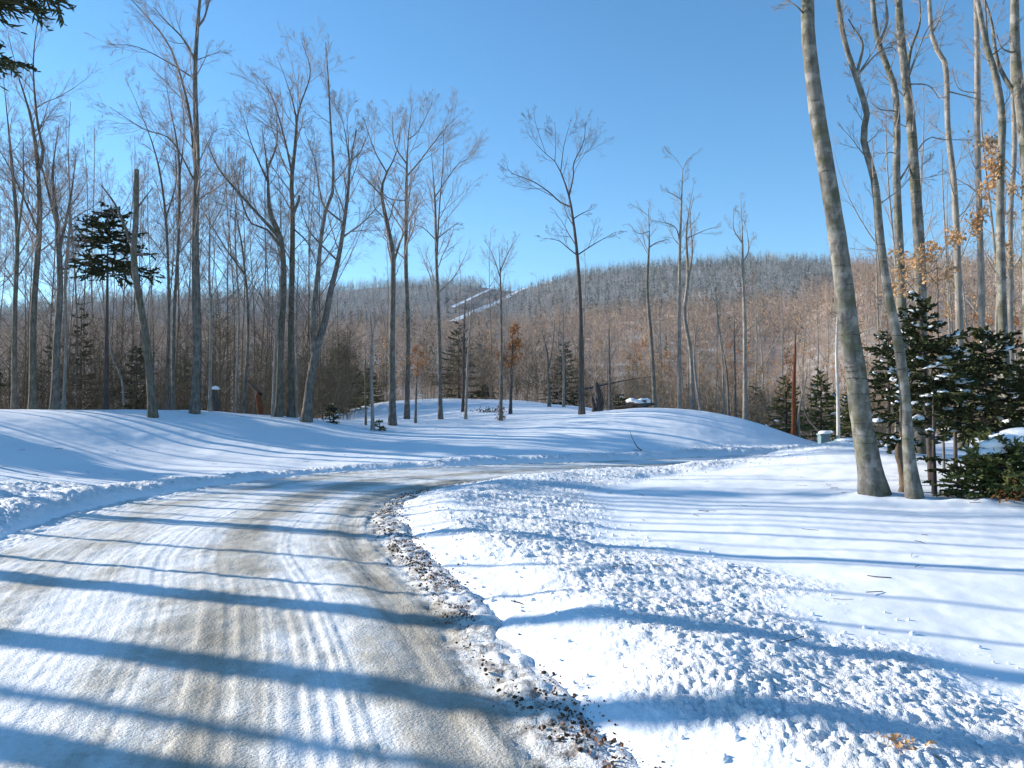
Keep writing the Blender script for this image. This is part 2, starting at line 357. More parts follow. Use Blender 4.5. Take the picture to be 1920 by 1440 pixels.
# ------------------------------------------------------------------ road (strip following its curve)
def build_road():
    n_s = 760; n_t = 290
    sv = RS[0] + np.r_[np.linspace(6, 40, 640), np.linspace(40, RS[-1] - .5, 121)[1:]]; n_s = len(sv)
    cx, cy, w = (np.interp(sv, RS, RP[:, k]) for k in range(3)); tx, ty = np.interp(sv, RS, RT[:, 0]), np.interp(sv, RS, RT[:, 1])
    l = np.hypot(tx, ty); tx, ty = tx / l, ty / l
    f = np.linspace(-1, 1, n_t); t = f[None] * (w[:, None] + .18); S = np.broadcast_to(sv[:, None], t.shape)
    X = cx[:, None] + ty[:, None] * t; Y = cy[:, None] - tx[:, None] * t
    e = np.abs(t) - w[:, None]
    # packed tyre ruts and fine tread grooves run along the road
    tt = t + fbm(S * .12, S * 0, 5, 2) * .35
    z = -.006 + .010 * fbm(tt * 2.2, S * .18, 7, 3) + .004 * fbm(tt * 8, S * .06, 9, 2) + .015 * fbm(tt * 30, S * .05, 10, 2) * (.4 + .6 * sstep(-.15, .15, vnoise(tt * 1.3 + 3, S * .06, 14))) * sstep(-.2, .25, vnoise(tt * 1.3, S * .2, 13) + .15)
    z += .012 * fbm(X * 9, Y * 9, 15, 4) + .02 * fbm(X * 1.2, Y * 1.2, 16, 2)
    z -= .035 * np.exp(-((t - w[:, None] + .34) / .13)**2) * (t > 0) + .025 * np.exp(-((t - w[:, None] + .62) / .12)**2) * (t > 0)   # ruts by the right edge
    z -= .05 * sstep(.02, .18, e)
    edge = sstep(.5, 0.05, np.abs(e + .12)); z += edge * (.035 * clods(X * 11, Y * 11, 77) + .02 * fbm(X * 6, Y * 6, 78, 2))
    j, i = np.meshgrid(np.arange(n_s - 1), np.arange(n_t - 1), indexing='ij'); b = j * n_t + i
    Q = np.stack([b, b + 1, b + n_t + 1, b + n_t], -1).reshape(-1, 4)
    mb = MB(); mb.add(np.stack([X, Y, z], -1), Q)
    m, nt, bs = new_mat('road_packed_snow', .6, .35)
    a_s, a_t, a_e = attr(nt, 'along'), attr(nt, 'across'), attr(nt, 'from_right')
    cmb = nt.nodes.new('ShaderNodeCombineXYZ'); nt.links.new(a_s, cmb.inputs[0]); nt.links.new(a_t, cmb.inputs[1])
    def str_(sx, sy, scale, det=5, ro=.6):
        mp = nt.nodes.new('ShaderNodeMapping'); mp.inputs['Scale'].default_value = (sx, sy, 1); nt.links.new(cmb.outputs[0], mp.inputs[0])
        return noise(nt, mp.outputs[0], scale, det, ro)
    obj = coords(nt)
    big = str_(.16, 1.0, 1.1, 4, .6); fine = str_(.05, 1.0, 7, 4, .6); spk = noise(nt, obj, 26, 5, .7); pat = noise(nt, obj, 1.1, 5, .65)
    # dirty bands: wheel paths measured from the right edge
    def band(c, w): 
        d = math_(nt, 'DIVIDE', math_(nt, 'SUBTRACT', a_e, c), w); return math_(nt, 'POWER', 2.718, math_(nt, 'MULTIPLY', math_(nt, 'MULTIPLY', d, d), -1.0))
    bands = math_(nt, 'MAXIMUM', math_(nt, 'MAXIMUM', band(1.9, .55), math_(nt, 'MULTIPLY', band(.62, .42), 1.15)), math_(nt, 'MULTIPLY', band(3.7, .7), .62))
    dirt = math_(nt, 'ADD', math_(nt, 'MULTIPLY', bands, .62), math_(nt, 'MULTIPLY', math_(nt, 'SUBTRACT', big, .47), 1.5))
    dirt = math_(nt, 'ADD', dirt, math_(nt, 'MULTIPLY', math_(nt, 'SUBTRACT', pat, .505), 1.4))
    dirt = math_(nt, 'ADD', dirt, math_(nt, 'MULTIPLY', math_(nt, 'SUBTRACT', fine, .5), .5))
    dirt = math_(nt, 'ADD', dirt, math_(nt, 'MULTIPLY', math_(nt, 'SUBTRACT', spk, .5), .55))
    col = ramp(nt, dirt, [(.06, (.82, .82, .82)), (.34, (.70, .69, .66)), (.60, (.47, .44, .385)), (1.0, (.29, .255, .20))]).outputs[0]
    edge_d = math_(nt, 'MULTIPLY', band(.22, .26), ramp(nt, noise(nt, obj, 7, 6, .75), [(.46, (0, 0, 0)), (.60, (1, 1, 1))]).outputs[0])
    col = mix(nt, math_(nt, 'MULTIPLY', edge_d, .85), col, (.10, .065, .04))
    grit = ramp(nt, noise(nt, obj, 60, 3, .6), [(.66, (0, 0, 0)), (.72, (1, 1, 1))]).outputs[0]
    col = mix(nt, math_(nt, 'MULTIPLY', grit, .35), col, (.16, .13, .10))
    nt.links.new(col, bs.inputs['Base Color'])
    h = math_(nt, 'ADD', math_(nt, 'MULTIPLY', spk, .7), math_(nt, 'ADD', math_(nt, 'MULTIPLY', fine, .45), noise(nt, obj, 55, 3, .6)))
    bump(nt, bs, h, .55, .022)
    me = mb.mesh('road', m)
    for nme, v in (('along', S), ('across', tt), ('from_right', w[:, None] - t)):
        q = me.attributes.new(nme, 'FLOAT', 'POINT'); q.data.foreach_set('value', np.ascontiguousarray(v).astype(np.float32).ravel())
    tag(link('road', me), kind='structure')
build_road()

# ------------------------------------------------------------------ hills and the far-off woods on them
def build_hills():
    A = np.radians(np.r_[np.arange(-85, -40, 1.5), np.arange(-40, 40, .3), np.arange(40, 86, 1.5)]); RR = np.r_[np.linspace(100, 500, 90), np.linspace(508, 1250, 100)]
    x, y, Q = polar_sheet(A, RR, 0.0); z = base_z(x, y) - .4 * (np.hypot(x, y) < 112)
    mb = MB(); mb.add(np.c_[x, y, z], Q)
    m, nt, b = new_mat('hill_floor', .9, .1)
    v = coords(nt); n1 = noise(nt, v, .05, 6, .7)
    col = ramp(nt, n1, [(.36, (.16, .12, .10)), (.55, (.26, .21, .18)), (.70, (.45, .44, .44))]).outputs[0]
    nt.links.new(col, b.inputs['Base Color'])
    tag(link('hills', mb.mesh('hills', m)), kind='structure')
build_hills()
TRAILS = [np.array([(1040,514),(1014,528),(990,539),(965,552),(930,571),(884,591),(850,607)], float), np.array([(940,536),(922,544),(898,555),(872,568),(848,580)], float)]
def hill_hit(px, py):
    r = ray(px, py); Y = np.arange(150, 1000, 2.0); P = r[None] * (Y / r[1])[:, None]; zz = base_z(P[:, 0], P[:, 1]); k = np.where(P[:, 2] + CAMZ < zz)[0]
    k = k[0] if len(k) else np.argmin(np.abs(P[:, 2] + CAMZ - zz)); return P[k, 0], P[k, 1]
trail_pts = []
for tr in TRAILS:
    c = np.array([hill_hit(*p) for p in np.column_stack([np.interp(np.linspace(0, 1, 26), np.linspace(0, 1, len(tr)), tr[:, k]) for k in (0, 1)])])
    trail_pts.append(c)
    n = unit(np.gradient(c, axis=0))[:, ::-1] * np.array([1, -1]); n = np.where((n[:, :1] > 0), n, -n)
    hw = (2.6 if tr is TRAILS[0] else 1.8) * (1 + .4 * fbm(np.arange(len(c)) * .7, np.zeros(len(c)), 5, 2))[:, None]
    cols = [c + n * hw * k for k in (-1, -.4, .4, 1)]; mb = MB(); V = []
    for q in cols: V.append(np.c_[q, base_z(q[:, 0], q[:, 1]) + 1.6])
    V = np.stack(V, 1); b = (np.arange(len(c) - 1)[:, None] * 4 + np.arange(3)[None]).reshape(-1)
    mb.add(V, np.stack([b, b + 1, b + 5, b + 4], -1))
    tag(link('ski_trail', mb.mesh('ski_trail', M['snow_load'])), kind='structure')

def far_forest():
    def scatter(n, r0, r1, amin, amax):
        a = np.radians(rng.uniform(amin, amax, n)); r = np.sqrt(rng.uniform(r0**2, r1**2, n)); return r * np.sin(a), r * np.cos(a)
    def clear(x, y, d=8):
        ok = np.ones(len(x), bool)
        for c in trail_pts:
            ok &= ((x[:, None] - c[None, :, 0])**2 + ((y[:, None] - c[None, :, 1]) * .8)**2).min(1) > d * d
        return ok
    def low(x, y):
        m = np.ones(len(x))
        for c in trail_pts:
            dx = np.abs(x[:, None] - c[None, :, 0]); dy = c[None, :, 1] - y[:, None]
            m = np.minimum(m, np.where((dx < 9) & (dy > 0) & (dy < 75), np.clip(dy * .011, .12, 1), 1).min(1))
        return m
    def spray(x, y, hgt, wid, nb, bw, ls=1.0, hm=1.0):
        """bare broadleaf crowns: slim trunk and many thin upswept slivers"""
        N = len(x); z = base_z(x, y); h = hgt * rng.uniform(.55, 1.3, N) * hm
        B = np.c_[x, y, z][:, None]; mb_V = []
        fr = rng.uniform(.22, .92, (N, nb)); a = rng.uniform(0, 2 * np.pi, (N, nb)); ln = h[:, None] * rng.uniform(.10, .34, (N, nb)) * (1.25 - fr) * ls
        el = np.radians(rng.uniform(5, 80, (N, nb)))
        d = np.stack([np.cos(a) * np.cos(el) * wid, np.sin(a) * np.cos(el) * wid, np.sin(el)], -1)
        p0 = B + np.stack([np.zeros_like(fr), np.zeros_like(fr), fr * h[:, None]], -1); p0[..., :2] += d[..., :2] * ln[..., None] / ls * rng.uniform(0, .9, (N, nb, 1))
        p1 = p0 + d * ln[..., None]; sd = unit(rng.normal(size=(N, nb, 3))) * bw * rng.uniform(.5, 1.3, (N, nb, 1))
        V = np.stack([p0 - sd, p0 + sd, p1], 2).reshape(-1, 3)
        tw = bw * .9; T0 = np.concatenate([B + np.array([[[-tw, 0, -1]]]), B + np.array([[[tw, 0, -1]]]), B + np.stack([rng.normal(0, .4, N), rng.normal(0, .4, N), h * .95], -1)[:, None]], 1).reshape(-1, 3)
        V = np.r_[V, T0]; return V, np.arange(len(V)).reshape(-1, 3)
    def spire(x, y, hgt, wid):
        N = len(x); z = base_z(x, y); h = hgt * rng.uniform(.6, 1.3, N); nb = 22
        fr = rng.uniform(.06, .97, (N, nb)); a = rng.uniform(0, 2 * np.pi, (N, nb)); ln = h[:, None] * wid * (1.05 - fr) * rng.uniform(.7, 1.2, (N, nb))
        p0 = np.c_[x, y, z][:, None] + np.stack([0 * fr, 0 * fr, fr * h[:, None]], -1)
        p1 = p0 + np.stack([np.cos(a) * ln, np.sin(a) * ln, -.25 * ln], -1)
        s = np.stack([-np.sin(a), np.cos(a), 0 * a], -1) * (ln * .42)[..., None]; up = np.zeros_like(p0); up[..., 2] = .07 * h[:, None]
        V = np.stack([p0 + up, p1 + s, p1 - s], 2).reshape(-1, 3); return V, np.arange(len(V)).reshape(-1, 3)
    # high on the mountain: frosted mix and spruces; lower and on the right shoulder: brown hardwoods
    x, y = scatter(26000, 240, 925, -37, 37); k = clear(x, y); x, y = x[k], y[k]
    z = base_z(x, y); el = (z - CAMZ) / y * FPX; u = 960 + FPX * x / y
    lim = np.interp(u, [0, 700, 1000, 1300, 1500, 1650, 2000], [95, 105, 122, 150, 190, 310, 400]) + fbm(x / 60, y / 60, 9, 3) * 45
    hi = (el > lim) & (y > 455); r_ = rng.random(len(x))
    con = hi & (r_ < np.interp(u, [900, 1150], [.12, .36])) | (~hi & (r_ < .015 + .25 * (fbm(x / 40, y / 40, 19, 3) > .42))); fro = hi & ~con; bro = ~hi & ~con
    for nme, lab, kk, mat_, kind in (('distant_evergreens', 'dark spruces scattered over the far mountainside under the blue sky', con, 'forest_conifer', 's'),
                               ('frosted_woods', 'grey frosted bare woods covering the upper far mountainside', fro, 'forest_grey', 'b'),
                               ('brown_woods', 'brown bare hardwoods covering the lower hillside and right shoulder', bro, 'forest_brown', 'b')):
        mb = MB(); V, T = spire(x[kk], y[kk], 9.5, .19) if kind == 's' else spray(x[kk], y[kk], 12.5, .95, 60, .085, .46, low(x[kk], y[kk])); mb.add(V, None, T)
        tag(link(nme, mb.mesh(nme, M[mat_], smooth=False)), lab, 'woods', kind='stuff')
    # nearer valley woods, 75 to 240 m
    x, y = scatter(1700, 78, 250, -38, 38); u = 960 + FPX * x / y
    V, T = spray(x, y, 8.0, 1.0, 330, .017, .36); mb = MB(); mb.add(V, None, T)
    tag(link('valley_woods', mb.mesh('valley_woods', M['forest_brown'], smooth=False)), 'brown bare woods filling the valley beyond the snowy clearing', 'woods', kind='stuff')
    def brush(n, u0, u1, d0, d1, h, nb, mat_, nme, lab):
        u = rng.uniform(u0, u1, n); d = rng.uniform(d0, d1, n); x = (u - 960) / FPX * d; V, T = spray(x, d, h, 1.0, nb, .012, .7); mb = MB(); mb.add(V, None, T)
        tag(link(nme, mb.mesh(nme, M[mat_], smooth=False)), lab, 'brush', kind='stuff')
    brush(950, -150, 660, 33, 70, 4.8, 150, 'brush_olive', 'brush_thicket', 'olive brown twiggy thicket filling the wood behind the left bank')
    brush(420, 640, 1200, 52, 78, 4.4, 150, 'brush_olive', 'brush_thicket', 'brown twiggy thicket along the back of the snowy clearing')
    brush(520, 1170, 1680, 37, 72, 3.2, 120, 'brush_tan', 'brush_thicket', 'tan twiggy thicket below the mound and behind the big beech')
    brush(260, 1640, 2100, 22, 50, 2.8, 120, 'brush_tan', 'brush_thicket', 'tan twiggy thicket in the wood behind the spruces')
M['brush_olive'] = plain('brush_olive', (.07, .054, .032), (.21, .155, .10), .35)
M['brush_tan'] = plain('brush_tan', (.14, .10, .06), (.34, .25, .16), .35)
far_forest()

# ------------------------------------------------------------------ bare trees
def polyline3(pts, d, jit=0.0, r=None, n=20):
    P = np.array([at(px, py, d) for px, py in pts])
    if jit: P[1:, 1] += np.cumsum((r or rng).normal(0, jit, len(P) - 1))
    return catmull(P, n)
def finish_tree(name, label, group, base, stems, trunk_mat, crown_mat, crown, cat='tree', leaf=None, tr=None, sides=10):
    """stems: list of (polyline, radii, t0) - first is the trunk, others limbs; crown: dict of counts"""
    tr = tr or rng; root = link(name, None, None, base); tag(root, label, cat, group)
    for k, (P, R, t0) in enumerate(stems):
        mb = MB()
        if sides >= 14 and k == 0: R = R * (1 + .06 * fbm(np.arange(len(R)) * .7, np.zeros(len(R)) + len(label), 3, 3))
        tubes(mb, P, R, sides if k == 0 else max(5, sides - 3))
        link('trunk' if k == 0 else 'limb', mb.mesh('trunk' if k == 0 else 'limb', trunk_mat, base), root)
    if crown:
        H = crown['len']; mb = MB(); allP = []; ext = crown.get('extra', [])
        K = 16; big = [(catmull(P, K), np.interp(np.linspace(0, 1, K), np.linspace(0, 1, len(R)), R), t0) for P, R, t0 in stems]
        for k, (P, R, t0) in enumerate(big):
            nb = crown['n1'] if k == 0 else crown.get('nl', max(6, crown['n1'] // 2))
            if nb <= 0: continue
            seglen = np.linalg.norm(P[-1] - P[0]); nb = nb if k == 0 else max(3, int(nb * min(1.0, seglen / 3.2)))
            L = min(H, seglen * .72) if k else H
            c1 = grow(P[None], R[None], nb, t0, .995, (36, 9), L, 7, .07, .11, .5, .2, .005, tr)
            c2 = grow(c1[0], c1[1], crown['n2'], .18, 1, (34, 10), c1[2] * .52, 5, .06, .14, .6, .3, .0034, tr)
            c3 = grow(c2[0], c2[1], crown['n3'], .15, 1, (34, 12), c2[2] * .55, 4, .04, .16, .6, .4, .0025, tr)
            tubes(mb, c1[0], c1[1], 4); tubes(mb, c2[0], c2[1], 3); tubes(mb, c3[0], c3[1], 3); allP.append(c3[0])
            if crown.get('n4'):
                c4 = grow(c3[0], c3[1], crown['n4'], .1, 1, (34, 12), c3[2] * .6, 3, .02, .18, .7, .5, .0022, tr); tubes(mb, c4[0], c4[1], 3)
        link('crown', mb.mesh('crown', crown_mat, base), root)
        if leaf: leaves(root, base, np.concatenate(allP), *leaf)
    return root
def leaves(root, base, P, n, size, mat, zmax=None, name='dead_leaves'):
    P = P.reshape(-1, 3)
    if zmax is not None: P = P[P[:, 2] < zmax]
    if len(P) == 0: return
    p = P[rng.integers(0, len(P), n)] + rng.normal(0, size * .8, (n, 3))
    mb = MB(); leaf_quads(mb, p, size); link(name, mb.mesh(name, mat, base, False), root)
def leaf_quads(mb, p, size):
    n = len(p); d = unit(rng.normal(size=(n, 3)) + np.array([0, 0, -.5])); s = unit(np.cross(d, rng.normal(size=(n, 3)))); nn = np.cross(d, s)
    L = (size * rng.uniform(.6, 1.3, n))[:, None]; w = L * .32
    V = np.stack([p, p + d * L * .5 + s * w + nn * w * .35, p + d * L, p + d * L * .5 - s * w + nn * w * .35], 1)
    i = np.arange(n)[:, None] * 4; mb.add(V, None, np.concatenate([i + [[0, 1, 2]], i + [[0, 2, 3]]]))
def hero(name, label, pts, w, d=None, mat='grey', twig='twig', limbs=(), crown=(14, 7, 6, 0), clen=.19, t0=.45, flare=.5, group=None, jit=.12, leaf=None, sides=12, cat='tree', n=26, lt0=.25, nl=None, seed=None):
    r = np.random.default_rng(seed if seed is not None else abs(hash_(label)))
    if d is None: d = hit(*pts[0]) or 30.0
    P = polyline3(pts, d, jit, r, n); m = d / FPX
    b0 = gz(P[0, 0], P[0, 1]); P[0, 2] = b0 - .12
    tt = np.linspace(0, 1, n); R = np.interp(tt, np.linspace(0, 1, len(w)), w) * .5 * m
    if crown and pts[-1][1] > 40 and name != 'dead_snag': R *= 1 - .75 * sstep(.68, 1, tt)
    hgt = P[:, 2] - b0; R = R * (.73 if pts[0][0] < 1450 else (.84 if pts[0][0] < 1660 else .92)) * (1 + flare * np.exp(-np.clip(hgt, 0, None) / .28))
    stems = [(P, R, t0)]; axis = P
    for li in limbs:
        lp, lw = li[0], li[1]
        j = np.argmin([np.linalg.norm(at(*lp[0], d)[[0, 2]] - q[[0, 2]]) for q in axis]); dd = axis[j, 1]
        Lp = np.array([at(px, py, dd) for px, py in lp]); drift = r.normal(0, .10) ; tot = np.linalg.norm(Lp - Lp[0], axis=1)
        Lp[:, 1] += drift * tot * 1.6 + np.r_[0, np.cumsum(r.normal(0, .10, len(Lp) - 1))] * (tot > 0)
        Lp[0] = axis[j]; n2 = 14; Lq = catmull(Lp, n2); stems.append((Lq, np.interp(np.linspace(0, 1, n2), [0, 1], (min(lw[0] * .8, 1.7 * R[j] / m), lw[1] * .5)) * .5 * m, lt0))
    H = P[-1, 2] - b0; base = (float(P[0, 0]), float(P[0, 1]), b0)
    cr = None
    if crown: cr = dict(n1=crown[0], n2=crown[1], n3=crown[2], n4=crown[3], len=clen * max(H, 5.0)); 
    if crown and nl is not None: cr['nl'] = nl
    return finish_tree(name, label, group, base, stems, M[mat], M[twig], cr, cat, leaf, r, sides)
def hash_(s):
    h = 7
    for c in s: h = (h * 131 + ord(c)) & 0x7fffffff
    return h

BIG, MID, SML = (22, 8, 6, 4), (17, 8, 6, 3), (13, 7, 6, 2)
# --- left bank
hero('bare_tree', 'grey bare tree at the left end of the bank, slim and nearly straight', [(27,788),(35,600),(40,450),(24,300),(10,150)], (13,6), 27, 'mossy', limbs=[([(40,450),(60,360),(66,260)],(6,2))], crown=MID, t0=.35)
hero('bare_tree', 'mossy forked tree with crooked upper stem among the left bank trunks', [(62,786),(64,600),(71,430),(72,330),(60,230),(35,140),(20,70)], (19,12,5), 27.5, 'mossy', limbs=[([(72,330),(86,290),(78,235),(74,130),(84,40)],(10,2)),([(70,440),(52,360),(30,300),(5,270)],(6,2))], crown=BIG, t0=.4)
hero('bare_tree', 'thick dark trunk between the mossy forked tree and the hemlock', [(102,783),(106,640),(112,540),(108,430),(98,330),(105,230)], (20,14,6), 28, 'grey', limbs=[([(110,470),(125,380),(130,290)],(9,3)),([(108,430),(85,330),(62,250)],(8,2))], crown=BIG, t0=.4)
hero('bare_tree', 'slender light trunk just left of the hemlock, sunlit on one edge', [(118,785),(124,640),(122,520),(128,400),(125,300)], (9,4), 30, 'pale', crown=SML, t0=.4)
hero('dead_snag', 'thick grey snag with broken top left of the tallest tree', [(287,782),(281,650),(264,500),(268,420),(269,326)], (21,17,11), None, 'mossy', limbs=[([(256,470),(240,440),(215,385),(184,344)],(9,4)),([(268,400),(283,350)],(5,2))], crown=(2,4,4,0), clen=.08, t0=.6, nl=3, cat='dead tree')
hero('bare_tree', 'tallest bare tree on the left bank, straight dark trunk reaching the picture top', [(365,775),(366,660),(364,560),(363,420),(367,300),(362,150),(366,60),(376,-50)], (21,19,17,15,11,6), None, 'grey',
     limbs=[([(360,330),(352,220),(328,125),(300,62),(238,-10)],(9,3)),([(363,125),(345,75),(312,40),(285,10)],(6,2)),([(366,60),(385,30),(402,-20)],(6,2)),([(359,350),(330,270),(280,250),(225,215)],(5,1.5)),([(335,150),(318,120),(265,95),(215,90)],(4,1.2)),([(372,300),(400,250),(420,240)],(3,1)),([(366,120),(395,100),(420,85)],(2.5,1))], crown=(18,6,6,3), clen=.15, t0=.38, nl=11)
hero('bare_tree', 'thin straight tree directly left of the tallest tree', [(325,773),(330,600),(336,450),(335,300),(318,190),(310,130)], (10,4), 31, 'grey', limbs=[([(335,330),(350,250),(352,180)],(4,1.5))], crown=MID, t0=.4)
hero('bare_tree', 'thin tree with left leaning top right of the broken grey snag', [(313,773),(319,560),(313,400),(292,290),(262,200),(240,150)], (9,3), 32, 'grey', limbs=[([(316,420),(330,330),(322,240)],(4,1.5))], crown=MID, t0=.38)
hero('bare_tree', 'slim crooked tree standing close right of the tallest tree', [(393,772),(396,600),(391,520),(396,420),(392,350)], (8,4), 29.5, 'pale', limbs=[([(398,580),(425,560),(445,545)],(4,1.5)),([(392,440),(412,380),(420,320)],(3.5,1.5))], crown=SML, t0=.4)
hero('bare_tree', 'very thin pale trunk left of the clustered forked trees', [(441,776),(448,600),(440,450),(441,380),(452,300)], (6,3), 32, 'pale', crown=SML, t0=.45)
hero('bare_tree', 'thin tree with drooping left limb before the clustered forked trees', [(455,778),(463,610),(455,480),(442,400),(432,320)], (8,3), 31, 'grey', limbs=[([(458,520),(430,470),(400,420),(385,390)],(4,1.5))], crown=SML, t0=.4)
hero('bare_tree', 'mossy tree of the clustered pair, splitting into wide left limbs', [(522,784),(526,640),(530,520),(525,445),(504,395),(500,315),(488,230)], (18,16,12,5), 30, 'mossy',
     limbs=[([(525,445),(482,398),(440,350),(418,320),(402,275)],(9,2)),([(528,470),(500,430),(465,410),(430,300)],(6,1.5)),([(500,320),(515,260),(505,180)],(5,1.5)),([(500,330),(470,270),(450,210)],(5,1.5))], crown=(14,7,6,4), t0=.45, nl=13)
hero('bare_tree', 'taller tree of the clustered pair with a burly knob at its fork', [(546,784),(544,620),(545,500),(547,400),(543,330),(552,225),(535,150),(520,110)], (17,15,11,4), 30.5, 'mossy',
     limbs=[([(548,400),(558,380),(561,366)],(10,7)),([(545,330),(534,260),(510,180),(480,140)],(6,1.5)),([(551,240),(585,300),(592,320)],(1,.5)),([(549,300),(565,220),(590,150),(578,100)],(6,1.5)),([(547,420),(580,460),(600,520)],(4,1.5))], crown=(18,7,6,4), t0=.42, nl=13)
hero('bare_tree', 'small pale trunk touching the left side of the clustered pair', [(511,784),(514,640),(524,560),(520,480)], (7,4), 29.8, 'pale', crown=SML, t0=.5)
hero('bare_tree', 'slender trunk between the clustered pair and the leaning tree', [(556,788),(558,660),(556,560),(560,470)], (6,3), 30.5, 'pale', crown=SML, t0=.5)
hero('bare_tree', 'big right leaning tree with broken limb stubs at the end of the left bank', [(574,791),(580,712),(594,648),(606,600),(615,551),(627,484),(640,415),(649,326),(646,260),(644,200)], (25,21,17,13,10,7,3), None, 'grey',
     limbs=[([(588,660),(588,625),(595,557),(606,484),(614,420),(632,372),(636,330),(631,258),(629,167),(626,110)],(13,2.5)),([(650,322),(657,303),(667,242)],(7,4)),([(658,300),(672,285),(684,258)],(5,3)),
            ([(600,470),(585,440),(571,408),(561,370)],(5,1.5)),([(613,410),(606,385),(595,350),(583,290),(559,231)],(5,1.5)),([(634,440),(665,425),(690,405),(705,398)],(4,1.2)),([(646,285),(640,225),(615,180)],(3,1))], crown=(15,7,6,4), t0=.55, nl=13)
# --- clearing in the middle
hero('bare_tree', 'forked tree with orange stained base in the snowy clearing', [(736,797),(735,640),(738,520),(736,470),(724,411),(716,366),(722,335),(745,290),(752,240)], (18,15,11,5), None, 'grey',
     limbs=[([(721,335),(706,290),(693,255),(684,225)],(6,2)),([(737,500),(748,450),(757,420),(765,340)],(6,2)),([(722,420),(712,400),(702,385),(705,340)],(3,1)),([(716,366),(690,340),(672,320)],(4,1))], crown=(16,7,6,4), t0=.45, nl=13)
hero('bare_tree', 'straight trunk with fan shaped crown right behind the forked clearing tree', [(763,770),(765,620),(762,500),(763,400),(764,330),(768,259),(775,200)], (13,11,9,4), 42, 'grey',
     limbs=[([(766,270),(785,240),(810,185)],(4,1.5)),([(764,330),(790,300),(830,250),(860,220)],(4,1.2)),([(764,320),(740,270),(735,210)],(4,1.2)),([(764,380),(725,370),(690,320)],(3,1))], crown=(20,7,6,4), t0=.5, nl=13)
hero('bare_tree', 'slender double topped tree at the right of the clearing tree group', [(826,786),(823,620),(818,480),(816,390),(811,320),(806,270)], (11,8,4), None, 'grey',
     limbs=[([(822,500),(825,396),(832,320),(835,260)],(5,1.5)),([(818,440),(795,430),(775,425)],(3,1)),([(828,360),(855,310),(875,295),(890,270)],(3,1)),([(822,450),(845,430),(860,420)],(2.5,1))], crown=(16,7,6,3), t0=.42, nl=12)
hero('sapling', 'pale thin sapling nearest the road in the clearing', [(699,807),(697,700),(697,630),(694,580)], (9,5), None, 'pale', limbs=[([(697,640),(705,610),(720,590)],(3,1.5))], crown=(8,5,5,0), clen=.16, t0=.55)
hero('sapling', 'thin sapling just left of the pale sapling nearest the road', [(686,797),(685,700),(688,640)], (5,3), None, 'tan', crown=(6,5,4,0), clen=.16, t0=.5)
hero('sapling', 'dark thin sapling between the forked and double topped clearing trees', [(779,793),(781,720),(783,660)], (6,3), None, 'grey', crown=(6,5,4,0), clen=.18, t0=.5, leaf=(260,.10,M['leaf_orange']))
hero('bare_tree', 'thin leaning tree left of two close trunks in the clearing', [(873,786),(877,680),(883,590),(886,520)], (7,3), None, 'pale', crown=SML, t0=.45)
hero('bare_tree', 'dark thin trunk crossing the thin leaning clearing tree', [(868,773),(870,640),(872,560)], (8,4), 45, 'dark', crown=SML, t0=.5)
hero('bare_tree', 'slim tree with tuft of dead leaves round its foot', [(939,789),(940,640),(939,560),(938,510),(935,460)], (9,6,4), None, 'grey', limbs=[([(938,520),(925,480),(910,450)],(3,1)),([(939,510),(955,470),(975,440)],(3,1))], crown=(10,6,5,2), clen=.14, t0=.6)
hero('bare_tree', 'short dark trunk with orange leaves right of the leaf tufted tree', [(957,776),(960,680),(962,620)], (8,4), None, 'dark', crown=(10,6,5,0), clen=.22, t0=.4, leaf=(700,.13,M['leaf_orange']))
hero('bare_tree', 'lone dark tree with wide left limb standing out against blue sky', [(1091,777),(1090,660),(1088,560),(1082,470),(1074,406),(1066,361),(1045,309),(1022,287),(996,261),(985,235)], (14,12,10,7,4,2), None, 'dark', 'twig_dark',
     limbs=[([(1066,361),(1075,330),(1075,309),(1093,270),(1096,235)],(6,1.5)),([(1067,393),(1050,375),(1035,358),(1003,332),(957,309),(950,290)],(5,1.2)),([(1077,477),(1062,462),(1048,451),(1020,445)],(3.5,1)),([(1088,478),(1112,461),(1151,441)],(3.5,1)),([(1080,412),(1092,400),(1115,390)],(3,1)),([(1045,309),(1042,270),(1040,230)],(4,1)),([(1050,320),(1058,270),(1070,225)],(4,1)),([(1022,287),(1005,240),(1000,215)],(3,1))], crown=(8,6,6,3), clen=.15, t0=.5, nl=9, jit=.06)
hero('bare_tree', 'small forked tree behind the clearing, left of the lone dark tree', [(1030,760),(1028,700),(1026,660),(1015,620)], (8,3), 44, 'grey', limbs=[([(1028,695),(1036,650),(1040,600)],(4,1.5))], crown=SML, t0=.45)
hero('bare_tree', 'thin pale trunk close left of the lone dark tree', [(1057,763),(1057,690),(1055,640),(1056,560)], (7,3), 44, 'pale', crown=SML, t0=.45)
hero('bare_tree', 'thin trunk right of the lone dark tree above the stump', [(1144,765),(1143,680),(1142,600)], (7,3), 40, 'grey', crown=SML, t0=.5)
